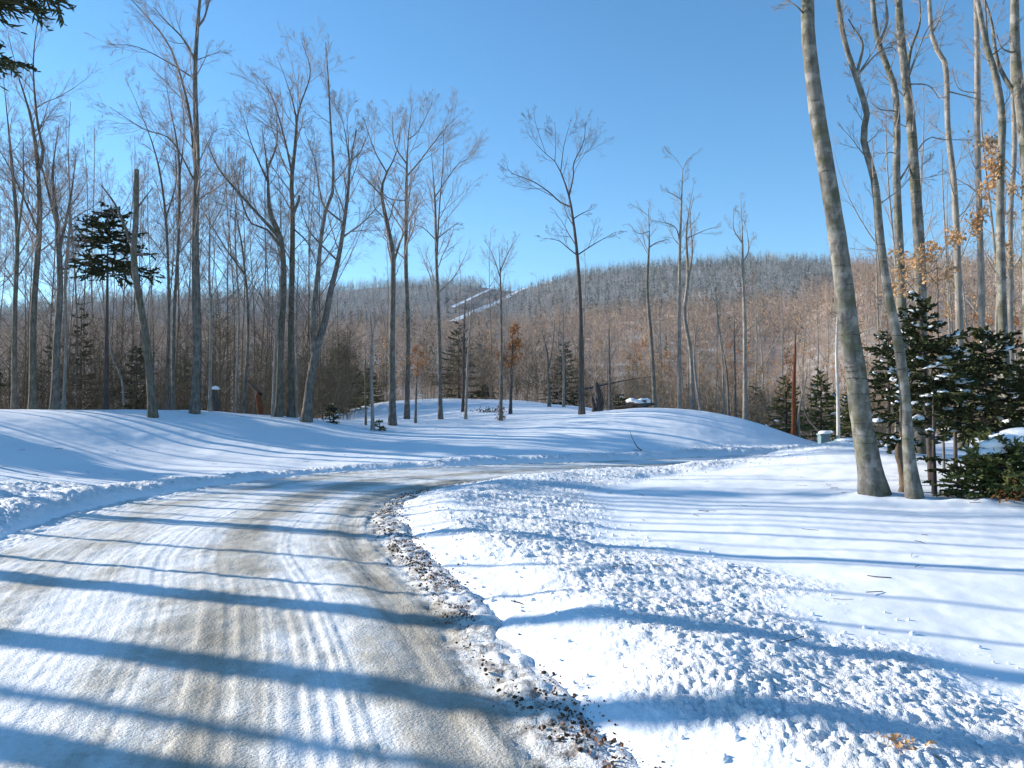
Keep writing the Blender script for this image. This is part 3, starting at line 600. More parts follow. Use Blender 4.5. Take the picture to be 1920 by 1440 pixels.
# --- right of the clearing
hero('bare_tree', 'wavy slim tree with two snaking limbs behind the snow mound', [(1228,768),(1222,640),(1214,540),(1218,450),(1216,390)], (11,8,4), 36, 'grey', 'twig_pale', limbs=[([(1218,432),(1200,438),(1187,432)],(4,1.5)),([(1219,468),(1232,455),(1252,450)],(4,1.5)),([(1217,410),(1205,395),(1180,380)],(3,1))], crown=(10,6,5,2), t0=.75, nl=5)
hero('bare_tree', 'tall straight sunlit tree, tallest of those behind the mound', [(1274,770),(1274,600),(1276,460),(1281,350),(1283,310),(1302,288)], (11,9,7,3), 37, 'pale', 'twig_pale', limbs=[([(1282,320),(1268,295),(1250,280)],(3,1)),([(1276,448),(1264,425),(1222,415)],(4,1)),([(1281,380),(1265,365),(1245,350)],(3,1))], crown=(16,7,6,2), clen=.12, t0=.6, nl=7)
hero('bare_tree', 'wavy double trunk beside the tall straight sunlit tree', [(1300,770),(1296,660),(1284,590),(1290,520),(1286,440),(1292,390),(1300,350)], (12,9,4), 37.5, 'pale', 'twig_pale', limbs=[([(1288,540),(1300,470),(1300,400),(1308,360)],(6,2)),([(1298,440),(1325,430),(1345,425)],(3,1))], crown=(13,6,6,2), clen=.12, t0=.6)
hero('bare_tree', 'short crooked tree at right foot of the wavy double trunk', [(1314,775),(1307,720),(1302,670),(1306,610),(1310,580)], (8,6,3), 36.5, 'pale', 'twig_pale', crown=SML, t0=.5)
hero('bare_tree', 'pale straight tree with white broken side branch', [(1397,792),(1397,700),(1394,600),(1390,520),(1388,430),(1385,380)], (12,9,4), 35, 'pale', 'twig_pale', limbs=[([(1397,625),(1415,608),(1432,598)],(4,2)),([(1390,500),(1402,470),(1398,430)],(4,1)),([(1389,460),(1375,430),(1372,390)],(3,1))], crown=(15,7,6,2), clen=.13, t0=.55)
hero('bare_tree', 'thin trunk left of the tree with white broken side branch', [(1357,784),(1354,680),(1347,600),(1343,520)], (7,3), 37, 'pale', 'twig_pale', crown=SML, t0=.5)
hero('bare_tree', 'leaning thin trunk just left of the pale straight tree', [(1367,786),(1362,700),(1355,640)], (7,4), 35.5, 'grey', 'twig_pale', crown=SML, t0=.5)
hero('bare_tree', 'thin dark straight pole tree between two pale trunks', [(1380,790),(1379,680),(1376,580)], (6,3), 36, 'grey', 'twig_pale', crown=SML, t0=.5)
hero('dead_snag', 'rusty red rotten snag with pointed broken top', [(1488,818),(1489,760),(1487,710),(1488,670),(1487,640),(1485,618)], (10.5,9.5,10,8.5,6.5,4,1.2), 33, 'rust', crown=None, flare=.2, cat='dead tree')
hero('sapling', 'crooked grey sapling right of the rusty snag', [(1498,820),(1500,770),(1510,720),(1516,680)], (5,3), 33, 'pale', 'twig_pale', crown=(7,5,4,0), clen=.2, t0=.5)
hero('bare_tree', 'white sunlit pole trunk just left of the big leaning beech', [(1572,828),(1573,740),(1572,660),(1574,600),(1573,540)], (8,6.5,3), 27, 'birch', 'twig_pale', crown=SML, t0=.6)
# --- the beeches on the right
hero('beech_tree', 'big leaning smooth beech, thickest trunk, standing in the snow', [(1641,936),(1625,850),(1610,770),(1601,700),(1590,620),(1575,490),(1557,350),(1535,220),(1525,120),(1524,30),(1530,-90),(1545,-260)], (50,45,41,38,35,31,27,22), 12.4, 'beech', 'twig_pale', limbs=[([(1508,30),(1490,15),(1470,0)],(5,2))], crown=(10,6,5,2), clen=.14, t0=.86, sides=28, n=60, flare=.45, nl=2, lt0=.5, jit=.05)
hero('beech_tree', 'wavy slim beech right of the thickest trunk, curving to the left', [(1717,950),(1706,850),(1697,740),(1682,640),(1666,540),(1655,440),(1648,340),(1631,250),(1635,205),(1620,140),(1590,60),(1577,-40)], (26,22,19,17,15,13,11,8), 12.0, 'beech', 'twig_pale',
     limbs=[([(1620,140),(1613,90),(1606,55),(1596,30)],(8,4)),([(1622,130),(1640,105),(1668,92),(1690,90)],(5,2)),([(1625,125),(1637,90),(1640,50)],(4,1.5)),([(1650,370),(1680,360),(1700,340),(1720,310)],(3,1))], crown=(12,6,5,2), clen=.10, t0=.55, sides=16, n=40, nl=4, jit=.05)
hero('beech_tree', 'left stem of two close parallel grey beeches behind the snowy spruce', [(1700,905),(1698,700),(1694,500),(1688,330),(1684,240),(1680,165),(1662,110),(1647,50),(1638,-60)], (20,19,17,15,12,9), 17.5, 'beech', 'twig_pale', limbs=[([(1655,90),(1660,40),(1655,-20)],(7,4)),([(1682,220),(1650,205),(1630,190)],(4,2)),([(1685,280),(1660,290),(1640,320)],(3,1)),([(1690,330),(1740,260),(1780,255),(1830,258)],(5,2))], crown=(10,6,5,2), clen=.11, t0=.6, sides=14, n=36, nl=5, jit=.05)
hero('beech_tree', 'right stem of two close parallel grey beeches behind the snowy spruce', [(1728,905),(1726,700),(1720,480),(1711,330),(1704,240),(1694,160),(1684,80),(1680,0),(1684,-90)], (24,23,22,19,16,12), 17.8, 'beech', 'twig_pale', limbs=[([(1700,160),(1712,90),(1728,40),(1732,-30)],(9,4)),([(1705,150),(1722,70),(1745,50)],(4,2)),([(1708,150),(1740,160),(1775,175)],(4,2)),([(1695,130),(1690,100),(1660,90),(1630,120)],(4,1.5))], crown=(10,6,5,2), clen=.11, t0=.6, sides=14, n=36, nl=5, jit=.05)
hero('beech_tree', 'slim beech with kinked upper stem right of the parallel beeches', [(1805,860),(1800,640),(1794,450),(1790,330),(1782,240),(1780,150),(1775,110),(1757,72),(1750,20),(1745,-60)], (17,15,13,11,10,7), 19, 'pale', 'twig_pale', limbs=[([(1752,50),(1765,30),(1775,0)],(5,2)),([(1785,180),(1810,185),(1840,200)],(4,1.5)),([(1756,70),(1735,60),(1700,30)],(4,1.5))], crown=(12,6,5,2), clen=.10, t0=.45, sides=12, n=32, nl=5, jit=.05, leaf=(160,.08,M['leaf_tan'],5.5))
hero('bare_tree', 'straight pale pole tree left of the crossing beech stems', [(1848,850),(1846,640),(1843,400),(1838,250),(1835,100),(1831,-40)], (14,12,11,9), 20, 'pale', 'twig_pale', limbs=[([(1842,270),(1870,265),(1890,270)],(3,1)),([(1838,180),(1800,165),(1780,130)],(3,1))], crown=(12,6,5,2), clen=.10, t0=.4, sides=12, n=30, nl=4, jit=.05, leaf=(260,.09,M['leaf_tan'],6.5))
hero('beech_tree', 'stout pale beech at right whose foot stands among spruce boughs', [(1890,870),(1886,715),(1881,600),(1873,460),(1872,320),(1874,230),(1862,150),(1850,90),(1826,-30)], (19,18,17,15,13,9), 16.5, 'beech', 'twig_pale', limbs=[([(1873,240),(1868,150),(1860,60),(1858,-30)],(9,5)),([(1855,110),(1872,95),(1885,80)],(4,1.5))], crown=(10,6,5,2), clen=.10, t0=.5, sides=14, n=34, nl=5, jit=.05, leaf=(500,.09,M['leaf_tan'],7.5))
hero('beech_tree', 'greenish thick beech stem at the right picture edge', [(1932,880),(1928,700),(1925,500),(1922,330),(1908,180),(1902,80),(1900,-60)], (26,24,20,15), 18.5, 'beech', 'twig_pale', limbs=[([(1910,200),(1890,110),(1886,20),(1880,-50)],(12,6)),([(1890,110),(1878,90),(1870,60)],(5,2))], crown=(12,6,5,2), clen=.10, t0=.45, sides=14, n=30, nl=5, jit=.05, leaf=(420,.075,M['leaf_tan'],6.8))
hero('bare_tree', 'thin pale tree between the stout pale beech and the edge stem', [(1900,860),(1895,640),(1894,420),(1903,280),(1895,150),(1892,-20)], (12,10,8), 21, 'pale', 'twig_pale', crown=(12,6,5,2), clen=.10, t0=.35, sides=10, n=26, jit=.05, leaf=(380,.075,M['leaf_tan'],6.8))
hero('sapling', 'low beech sapling holding pale tan leaves above the spruce tip', [(1770,850),(1762,640),(1752,520),(1740,465)], (5,4,2), 15.5, 'grey', 'twig_pale', limbs=[([(1755,540),(1720,500),(1690,490)],(2,1)),([(1745,490),(1775,455),(1800,450)],(2,1)),([(1750,510),(1715,525),(1690,530)],(2,1))], crown=(7,5,4,0), clen=.13, t0=.75, leaf=(620,.085,M['leaf_tan']), nl=6, flare=.1)

# ------------------------------------------------------------------ young conifers with snow
def conifer(name, label, base, H, Rb, cb, mat='needle', snow=0.5, whorl=.30, nb=6, droop=.12, trunk_w=.07, group=None, dens=1.0, card=.05, top=.16, lean=(0, 0), bark_='dark', extra=None, cat='tree', seed=1):
    r = np.random.default_rng(seed); base = np.array([base[0], base[1], gz(base[0], base[1])]); root = link(name, None, None, tuple(base)); tag(root, label, cat, group)
    K = 14; tz = np.linspace(-.15, H, K); P = np.c_[base[0] + lean[0] * tz / H, base[1] + lean[1] * tz / H, base[2] + tz]; mb = MB(); tubes(mb, P, np.linspace(trunk_w, .008, K) , 8)
    link('trunk', mb.mesh('trunk', M[bark_], tuple(base)), root)
    bP = []; zs = np.arange(cb, H - .08, whorl) + 0.0
    for zz in zs:
        f = (zz - cb) / (H - cb); L0 = Rb * (1 - f)**.8 * (.75 + .25 * min(1, f * 6)) + top * .5
        for k in range(nb if f < .8 else max(4, nb - 2)):
            a = 2 * np.pi * (k + r.random() * .8) / nb; L = L0 * r.uniform(.55, 1.15); z0 = zz + r.normal(0, whorl * .35)
            if z0 > H - .03: continue
            u = np.linspace(0, 1, 7); el = .30 * f + .05 - droop * (1 - f)
            q = np.c_[np.cos(a) * L * u, np.sin(a) * L * u, z0 + L * (el * u - droop * 1.3 * (1 - f) * u**2 + .10 * u**3)]
            q[:, 0] += lean[0] * z0 / H; q[:, 1] += lean[1] * z0 / H; bP.append(q + base)
    for e in (extra or []):
        a, z0, L, dz = e; u = np.linspace(0, 1, 7); bP.append(np.c_[np.cos(a) * L * u, np.sin(a) * L * u, z0 + dz * u + .08 * L * np.sin(u * 3.1)] + base)
    bP = np.array(bP); ln = np.linalg.norm(bP[:, -1] - bP[:, 0], axis=1); bR = np.linspace(.016, .004, 7)[None] * np.ones((len(bP), 1))
    fol = MB(); tubes(fol, bP, bR, 4, 1)
    n1 = max(5, int(11 * dens)); c1 = grow(bP, bR, n1, .12, 1, (52, 9), ln * .46, 4, -.02, .06, .6, .5, .003, r, .7, .85)
    c2 = grow(c1[0], c1[1], max(3, int(5 * dens)), .1, 1, (48, 10), c1[2] * .5, 3, -.02, .06, .6, .6, .002, r, .6, .8)
    def cards(P, w):
        """needle sprays: crossed ribbons tapering along each twig"""
        N, K, _ = P.shape; T = unit(np.gradient(P, axis=1)); up = np.array([0, 0, 1.0])
        for q in range(2):
            s = np.cross(T, np.broadcast_to(up, T.shape)) if q == 0 else np.cross(T, np.cross(T, np.broadcast_to(up, T.shape)))
            s = unit(s + .3 * r.normal(size=s.shape)) * (w * (.7 if q else 1) * np.r_[np.linspace(.75, 1, K - 1), .15])[None, :, None]
            V = np.stack([P - s, P + s], 2).reshape(-1, 3); b = (np.arange(N)[:, None] * K + np.arange(K - 1)[None]).reshape(-1) * 2
            fol.add(V, np.stack([b, b + 1, b + 3, b + 2], -1), m=0)
    cards(c1[0], card * .5); cards(c2[0], card * .42); cards(bP[:, 2:], card * .5)
    link('needles', fol.mesh('needles', [M[mat], M['dark']], tuple(base), False), root)
    if snow > 0:
        for i in np.where(r.random(len(bP)) < snow * .9)[0]:
            q = bP[i]; L = ln[i]; sm = MB(); V, F = ico(); f0 = r.uniform(.25, .6); f1 = min(1.0, f0 + r.uniform(.22, .5)); vv = f0 + (f1 - f0) * (V[:, 0] + 1) / 2
            n_ = 1 + 1.0 * fbm(V[:, 0] * 2.6 + r.random() * 50, V[:, 1] * 2.2 + V[:, 2] * 1.5, 3, 3); C = np.stack([np.interp(vv, np.linspace(0, 1, 7), q[:, k]) for k in range(3)], 1)
            t = unit((q[-1] - q[0]) * np.array([1, 1, 0])); sd = np.array([-t[1], t[0], 0]); wd = (.035 + L * r.uniform(.06, .13)) * n_; hz = (.022 + L * .035) * n_ * np.where(V[:, 2] < 0, .3, 1)
            C = C + sd[None] * (V[:, 1] * wd)[:, None]; C[:, 2] += .012 + V[:, 2] * hz - .25 * np.abs(V[:, 1]) * wd; sm.add(C, None, F)
            link('snow_pad', sm.mesh('snow_pad', M['snow_load'], tuple(base)), root)
    return root
_ico = None
def ico():
    global _ico
    if _ico is None:
        import bmesh
        b = bmesh.new(); bmesh.ops.create_icosphere(b, subdivisions=3, radius=1.0); b.verts.index_update()
        _ico = (np.array([v.co[:] for v in b.verts]), np.array([[v.index for v in f.verts] for f in b.faces])); b.free()
    return _ico
def blob(mb, c, t, lx, ly, lz, r, rough=.3, fq=2.0):
    V, F = ico(); V = V.copy(); n = 1 + rough * (fbm(V[:, 0] * fq + r.random() * 50, V[:, 1] * fq + V[:, 2] * 1.7, 3, 3)); V = V * n[:, None]
    V[:, 2] = np.where(V[:, 2] < 0, V[:, 2] * .35, V[:, 2])
    t = np.array(t, float); s = unit(np.cross(t, [0, 0, 1.0])); u = np.cross(s, t)
    mb.add(c + V[:, :1] * lx * t + V[:, 1:2] * ly * s + V[:, 2:3] * lz * u, None, F)
def gp(px, py, d=None):
    d = d or hit(px, py); p = at(px, py, d); return p[0], p[1]
def htop(px, py, d, base): return at(px, py, d)[2] - gz(*base)
b = gp(1748, 905, 14.0); conifer('spruce', 'tallest snow dusted young spruce right of the wavy slim beech', b, htop(1728, 540, 14.0, b), 1.15, 1.25, snow=.6, whorl=.24, nb=7, lean=(-.18, 0), seed=3, trunk_w=.075, card=.06, dens=1.3)
b = gp(1850, 880, 15.5); conifer('spruce', 'wide snow dusted spruce behind the snowy bush at right', b, htop(1850, 610, 15.5, b), 1.35, .9, snow=.5, whorl=.24, nb=7, seed=4, trunk_w=.08, card=.065, dens=1.3)
b = gp(1792, 890, 14.6); conifer('spruce', 'thin trunked spruce filling the gap between two larger spruces', b, htop(1795, 640, 14.6, b), 1.0, 1.0, snow=.45, whorl=.25, nb=6, seed=5, trunk_w=.045, card=.06)
b = gp(1935, 890, 14.0); conifer('spruce', 'spruce at the right picture edge with dark low boughs', b, htop(1935, 640, 14.0, b), 1.1, .8, snow=.4, whorl=.26, nb=6, seed=6, trunk_w=.06, card=.06)
b = gp(1691, 895, 13.6); conifer('spruce', 'small spruce with brown stem and snow laden boughs beside the big beech', b, htop(1690, 690, 13.6, b), .55, .75, snow=.95, whorl=.3, nb=5, seed=7, trunk_w=.055, bark_='tan', card=.055)
b = gp(1668, 880, 17.5); conifer('spruce', 'slim spruce showing just behind the wavy slim beech', b, htop(1672, 600, 17.5, b), .75, .9, snow=.6, whorl=.28, nb=6, seed=8, trunk_w=.05, card=.06)
b = gp(1795, 935, 12.2); conifer('spruce', 'tiny green spruce seedling poking out of the snow', b, .55, .28, .08, 'needle_lit', snow=0, whorl=.09, nb=6, seed=9, trunk_w=.012, card=.035)
b = gp(1752, 925, 12.6); conifer('spruce', 'bare legged spruce stem with few low twigs under the tallest spruce', b, 1.5, .35, .35, snow=.1, whorl=.3, nb=4, seed=19, trunk_w=.05, card=.04)
b = gp(1880, 925, 11.9); conifer('snowy_bush', 'low evergreen bush carrying a big white snow cap', b, .95, .62, .10, 'needle_lit', snow=0, whorl=.10, nb=8, seed=10, trunk_w=.03, droop=.05, top=.5, card=.05, dens=1.2, cat='bush')
bush = bpy.data.objects[-1] if False else [o for o in COL.objects if o.name == 'snowy_bush'][0]
mb = MB(); rr = np.random.default_rng(5)
for dx, dy, dz, sx, sz in ((.02, 0, .86, .34, .17), (.28, .05, .90, .36, .2), (-.2, -.05, .74, .22, .10), (.5, 0, .84, .3, .16)): blob(mb, np.array(bush.location) + [dx, dy, dz - .06], (1, .1, .12), sx, sx * .75, sz, rr)
link('snow_cap', mb.mesh('snow_cap', M['snow_load'], tuple(bush.location)), bush)
# left: hemlock with a flat dark head, and dark conifers in the thicket
b = gp(198, 775, 33); conifer('hemlock_tree', 'dark hemlock with flat layered head above a long bare trunk', b, htop(197, 388, 33, b), 1.75, htop(197, 505, 33, b), snow=.12, whorl=.36, nb=7, droop=.18, trunk_w=.13, seed=12, card=.10, top=.9)
for k, (px, py, top, d, R, lab, mt) in enumerate([(150,775,560,40,1.9,'dark evergreen behind the hemlock trunk, left of the snag','needle'),(255,770,640,38,1.7,'bushy evergreen right behind the thick grey snag','needle'),(98,775,600,46,1.8,'dark evergreen deep behind the thick dark left trunk','needle'),
        (345,770,660,42,1.5,'yellowish evergreen behind the tallest left tree','needle_lit'),(640,760,640,52,2.2,'dark evergreen right of the big leaning tree','needle'),
        (690,755,690,58,2.0,'low evergreen at back of the clearing behind the pale sapling','needle_lit'),(860,752,600,62,2.8,'tall dark evergreen at the back of the clearing','needle'),(1060,752,640,60,2.2,'dark evergreen close behind the thin pale trunk in mid clearing','needle'),
        (910,753,720,60,1.3,'small evergreen at the clearing edge left of the leaf tufted tree','needle'),(1475,815,700,39,1.4,'yellow green conifer left of the rusty snag','needle_lit'),(1540,830,690,36,1.3,'yellow green conifer between rusty snag and white pole trunk','needle_lit'),(1600,830,720,34,1.3,'green conifer hidden partly by the big beech','needle_lit'),(1420,800,720,46,1.6,'dim green conifer right of the pale straight tree','needle'),
        (1163,768,735,34.5,.4,'tiny dark conifer beside the snow covered log heap','needle'),(625,787,755,30,.35,'tiny green conifer at the left edge of the clearing','needle'),(712,797,788,29.5,.3,'flat green seedling beside the forked clearing tree','needle_lit')]):
    b = gp(px, py, d); H = htop(px, top, d, b); conifer('evergreen_tree', lab, b, max(H, .4), R, max(H * .06, .03), mt, snow=.10 if d < 50 else 0, whorl=max(.12, H / 16), nb=6, seed=30 + k, trunk_w=.02 + H * .012, card=.10 if H > 2 else .06, dens=.62)
# the spruce left of the frame, two boughs reach into the picture
b = (-9.9, 13.0); conifer('spruce', 'tall spruce whose dark boughs reach in at the upper left corner', b, 13.5, 1.2, 6.6, snow=0, whorl=.42, nb=7, seed=14, trunk_w=.16, card=.05, dens=1.9,
    extra=[(-.05, 7.75, 2.6, -.12), (.05, 7.85, 2.4, .0), (-.12, 7.9, 2.5, .05), (-.03, 7.65, 2.2, -.12), (.05, 6.75, 1.85, -.05), (-.1, 6.7, 1.8, -.1)])

# ------------------------------------------------------------------ background trees: copies of a few kinds
def proto_tree(seed, H, w, mat, twig, forks, crown, t0, lean=.03, leaf=None):
    r = np.random.default_rng(seed); n = 16; u = np.linspace(0, 1, n); ph = r.uniform(0, 6, 4)
    P = np.c_[lean * H * u + .012 * H * np.sin(u * 7 + ph[0]) * u, .012 * H * np.sin(u * 6 + ph[1]) * u, H * u - .25]; R = w * (1 - .85 * u)
    R[0] *= 1.4; stems = [(P, R, t0)]
    for k in range(forks):
        f = r.uniform(t0 - .08, .72); j = int(f * (n - 1)); a = r.uniform(0, 6.28); L = H * (1 - f) * r.uniform(.7, .95); v = np.linspace(0, 1, 10)[:, None]
        d = np.array([np.cos(a) * .42, np.sin(a) * .42, 1.0]); Q = P[j] + d * L * v * .9 + np.array([np.cos(a), np.sin(a), 0]) * .16 * L * np.sin(v * 2.2)
        stems.append((Q, np.linspace(R[j] * .7, .006, 10), .2))
    return stems, M[mat], M[twig], dict(n1=crown[0], n2=crown[1], n3=crown[2], n4=crown[3], len=.15 * H), leaf, r
PROTO = {}
def proto_place(kind, name, label, group, x, y, H, rot):
    src, H0 = PROTO[kind][0], PROTO[kind][1]
    if src is None:
        stems, tm, cm, cr, leaf, r = proto_tree(*PROTO[kind][2]); root = finish_tree(name, label, group, (0, 0, 0), stems, tm, cm, cr, 'tree', leaf, r, 7); PROTO[kind][0] = root
    else:
        root = src.copy(); COL.objects.link(root); root.name = name
        for ch in src.children: c = ch.copy(); COL.objects.link(c); c.parent = root
    tag(root, label, 'tree', group); k = H / H0; root.location = (x, y, gz(x, y) - .05); root.scale = (k * rng.uniform(.9, 1.1),) * 2 + (k,); root.rotation_euler = (0, 0, rot); return root
for k in range(4): PROTO['g%d' % k] = [None, 15.0, (100 + k, 15.0, .055, 'grey', 'twig', 2, (18, 7, 6, 3), .3)]
for k in range(4): PROTO['p%d' % k] = [None, 12.0, (200 + k, 12.0, .075, 'pale', 'twig_pale', 1, (12, 6, 5, 2), .4)]
for k in range(3): PROTO['s%d' % k] = [None, 7.0, (300 + k, 7.0, .045, 'grey', 'twig', 1, (12, 6, 5, 0), .25)]
for k in range(3): PROTO['w%d' % k] = [None, 20.0, (600 + k, 20.0, .18, 'grey', 'twig', 0, (10, 6, 5, 2), .52, .015)]
for k in range(3): PROTO['k%d' % k] = [None, 13.0, (500 + k, 13.0, .05, 'grey', 'twig', 0, (8, 5, 4, 0), .62, .02)]
for k in range(3): PROTO['t%d' % k] = [None, 6.0, (400 + k, 6.0, .04, 'pale', 'twig_pale', 1, (12, 6, 5, 0), .2, .05, (420, .10, M['leaf_tan'] if k < 2 else M['leaf_orange']))]
def zone(n, u0, u1, d0, d1, kinds, hpx0, hpx1, name, label, group, seed):
    r = np.random.default_rng(seed)
    for q in range(n):
        u = u0 + (u1 - u0) * (q + r.random()) / n; d = d0 + (d1 - d0) * r.random()**.8; x = (u - 960) / FPX * d
        top = r.uniform(hpx0, hpx1); zt = CAMZ + (HZ - top) / FPX * d; H = max(3.0, zt - gz(x, d))
        proto_place(kinds[r.integers(len(kinds))], name, label, group, x, d, H, r.uniform(0, 6.28))
G = ['g0', 'g1', 'g2', 'g3']; Pk = ['p0', 'p1', 'p2', 'p3']; S = ['s0', 's1', 's2']; T = ['t0', 't1', 't2']
zone(44, -60, 620, 34, 62, G, 180, 420, 'bare_tree', 'tall grey bare tree in the crowded wood behind the left bank', 'tall grey trees in the wood behind the left bank', 1)
zone(52, -40, 640, 32, 55, S, 500, 680, 'sapling', 'brown twiggy sapling in the thicket behind the left bank', 'saplings in the thicket behind the left bank', 2)
zone(9, 640, 1180, 50, 72, G, 420, 600, 'bare_tree', 'grey bare tree in the back row behind the snowy clearing', 'bare trees in the back row behind the clearing', 3)
zone(46, 600, 1250, 52, 75, S + T, 590, 700, 'sapling', 'low brown sapling in the back row behind the snowy clearing', 'saplings in the back row behind the clearing', 4)
zone(14, 1190, 1640, 40, 64, Pk, 470, 640, 'bare_tree', 'thin pale sunlit tree in the brushy wood behind the mound', 'pale sunlit trees in the wood behind the mound', 5)
zone(46, 1170, 1650, 37, 60, T + ['s0'], 600, 720, 'sapling', 'twiggy tan sapling in the brush behind the mound', 'tan saplings in the brush behind the mound', 6)
zone(20, 1640, 2060, 24, 55, Pk, 60, 440, 'bare_tree', 'pale slim tree in the sunlit wood behind the spruces', 'pale slim trees in the wood behind the spruces', 7)
zone(24, 1640, 2040, 22, 45, T, 520, 680, 'sapling', 'tan leaved beech sapling in the wood behind the spruces', 'tan leaved saplings behind the spruces', 8)
# trees that stand left of the frame on the bank and throw the long shadows
def shade(x, y, H, w, kind, name='bare_tree'):
    k = proto_place(kind, name, 'tall bare tree on the bank beyond the left picture edge', 'bare trees on the bank beyond the left picture edge', x, y, H, rng.uniform(0, 6.28)); s = w / {'g': .055, 'p': .075, 's': .045, 'k': .05, 'w': .18}[kind[0]]; k.scale = (s, s, k.scale[2]) if s > k.scale[0] else k.scale
SD = np.array([-.94, .342])
def shade_at(px, py, dist, H, w, kind):
    d = 1500 * 1.6 / (py - 760.0); p = np.array([(px - 960) / FPX * d, d]) + SD * dist; shade(p[0], p[1], H, w, kind)
shade_at(0, 1073, 9, 22, .20, 'w0'); shade_at(0, 1185, 12, 21, .20, 'w1'); shade_at(0, 1272, 15, 19, .10, 'k1'); shade_at(0, 1385, 11, 21, .20, 'w2')
for q, (py, w_k) in enumerate([(1037,.05),(992,.06),(962,.07),(945,.06),(930,.08),(919,.07),(911,.06),(904,.08),(897,.07)]):
    shade_at(-20, py, 3 + (q * 2.7) % 9, 10 + (q * 1.9) % 4, w_k, 'k%d' % (q % 3))
r9 = np.random.default_rng(9)
for q in range(11):
    x = r9.uniform(-58, -30); yy = 8 + (-x) * .36 + r9.uniform(1, 20); shade(x, yy, r9.uniform(15, 23), .13, G[q % 4])
for q in range(6):
    x = r9.uniform(-28, -20); yy = 20 + r9.uniform(0, 9); shade(x, yy, r9.uniform(13, 19), .10, 'k%d' % (q % 3))
for q, (px, py, d, s_, H) in enumerate([(660, 828, 26, 19, 11.5), (760, 838, 25, 25, 13), (130, 862, 18.5, 13, 9)]):
    p = at(px, py, d)[:2] + SD * s_; conifer('evergreen_tree', 'dense dark evergreen on the bank beyond the left picture edge', p, H, 1.9, .7, snow=0, whorl=.5, nb=8, seed=70 + q, trunk_w=.16, card=.22, dens=1.0, group='evergreens beyond the left picture edge')

# ------------------------------------------------------------------ small things
# plastic utility post with snow cap, and the green cabinet behind the lawn rise
def box(mb, c, sx, sy, sz, bev=.01):
    import bmesh
    b = bmesh.new(); bmesh.ops.create_cube(b, size=1.0); bmesh.ops.scale(b, vec=(sx, sy, sz), verts=b.verts); bmesh.ops.bevel(b, geom=b.edges[:], offset=bev, segments=2, affect='EDGES', profile=.5)
    b.verts.index_update(); V = np.array([v.co[:] for v in b.verts]) + np.array(c)
    for f in b.faces:
        i = [v.index for v in f.verts]; 
        if len(i) == 4: mb.add(np.zeros((0, 3)), None, None)
    F4 = [[v.index for v in f.verts] for f in b.faces if len(f.verts) == 4]; F3 = [[v.index for v in f.verts] for f in b.faces if len(f.verts) == 3]
    mb.add(V, np.array(F4) if F4 else None, np.array(F3) if F3 else None); b.free()
M['plastic'] = plain('grey_green_plastic', (.10, .17, .19), (.15, .22, .24), 3, .5); M['green'] = plain('green_paint', (.03, .09, .06), (.05, .13, .085), 3, .5)
x0, y0 = gp(1545, 846, 27.0); z0 = gz(x0, y0); uh = at(1545, 813, 27.0)[2] - z0; root = link('utility_post', None, None, (x0, y0, z0)); tag(root, 'short blue grey utility post with snow on its cap at the mound foot', 'utility post')
mb = MB(); box(mb, (0, 0, uh / 2 - .1), .32, .32, uh + .1, .02); link('body', mb.mesh('body', M['plastic'], smooth=False), root)
mb = MB(); box(mb, (0, 0, uh - .03), .38, .38, .07, .02); link('cap', mb.mesh('cap', M['plastic'], smooth=False), root)
mb = MB(); blob(mb, np.array([0, 0, uh]), (1, 0, 0), .2, .19, .10, rr, .15); link('snow_cap', mb.mesh('snow_cap', M['snow_load']), root)
x0, y0 = gp(1590, 838, 25.5); z0 = gz(x0, y0); uh = at(1590, 826, 25.5)[2] - z0; root = link('utility_box', None, None, (x0, y0, z0)); tag(root, 'low green utility box capped with snow left of the big beech', 'utility box')
mb = MB(); box(mb, (0, 0, uh / 2 - .1), .8, .5, uh + .1, .02); link('body', mb.mesh('body', M['green'], smooth=False), root)
mb = MB(); box(mb, (0, 0, uh - .02), .88, .56, .05, .015); link('lid', mb.mesh('lid', M['green'], smooth=False), root)
mb = MB(); blob(mb, np.array([0, 0, uh]), (1, 0, 0), .44, .3, .09, rr, .15); link('snow_cap', mb.mesh('snow_cap', M['snow_load']), root)
def stump(name, label, px, py, top, d, wpx, mat, snow=0, cat='stump'):
    x, y = gp(px, py, d); z = gz(x, y); h = at(px, top, d)[2] - z; w = wpx * d / FPX / 2; mb = MB(); n = 9; u = np.linspace(0, 1, n)
    tubes(mb, np.c_[.06 * h * np.sin(u * 5), 0 * u, -.1 + (h + .1) * u], np.r_[w * 1.35, np.full(n - 3, w), w * .75, w * .1] * (1 + .12 * np.sin(np.arange(n) * 2.1)), 9)
    root = link(name, None, None, (x, y, z)); tag(root, label, cat); link('trunk', mb.mesh('trunk', M[mat]), root)
    if snow: mb = MB(); blob(mb, np.array([0, 0, h * .98]), (1, 0, 0), w * 1.15, w * 1.1, w * .8, rr); link('snow_cap', mb.mesh('snow_cap', M['snow_load']), root)
stump('stump', 'tall dark stump with snow cap right of the tallest left tree', 404, 776, 728, 32, 13, 'dark', 1)
stump('stump', 'reddish rotten stump left of the clustered forked trees', 486, 782, 735, 33, 12, 'rust')
stump('stump', 'dark broken stump behind the clearing right of the lone dark tree', 1122, 766, 715, 41, 14, 'dark')
stump('stump', 'short stub beside the dark broken stump', 1112, 768, 742, 41, 8, 'dark')
stump('stump', 'sawn brown stub under the spruces right of the wavy slim beech', 1690, 900, 830, 12.9, 16, 'tan')
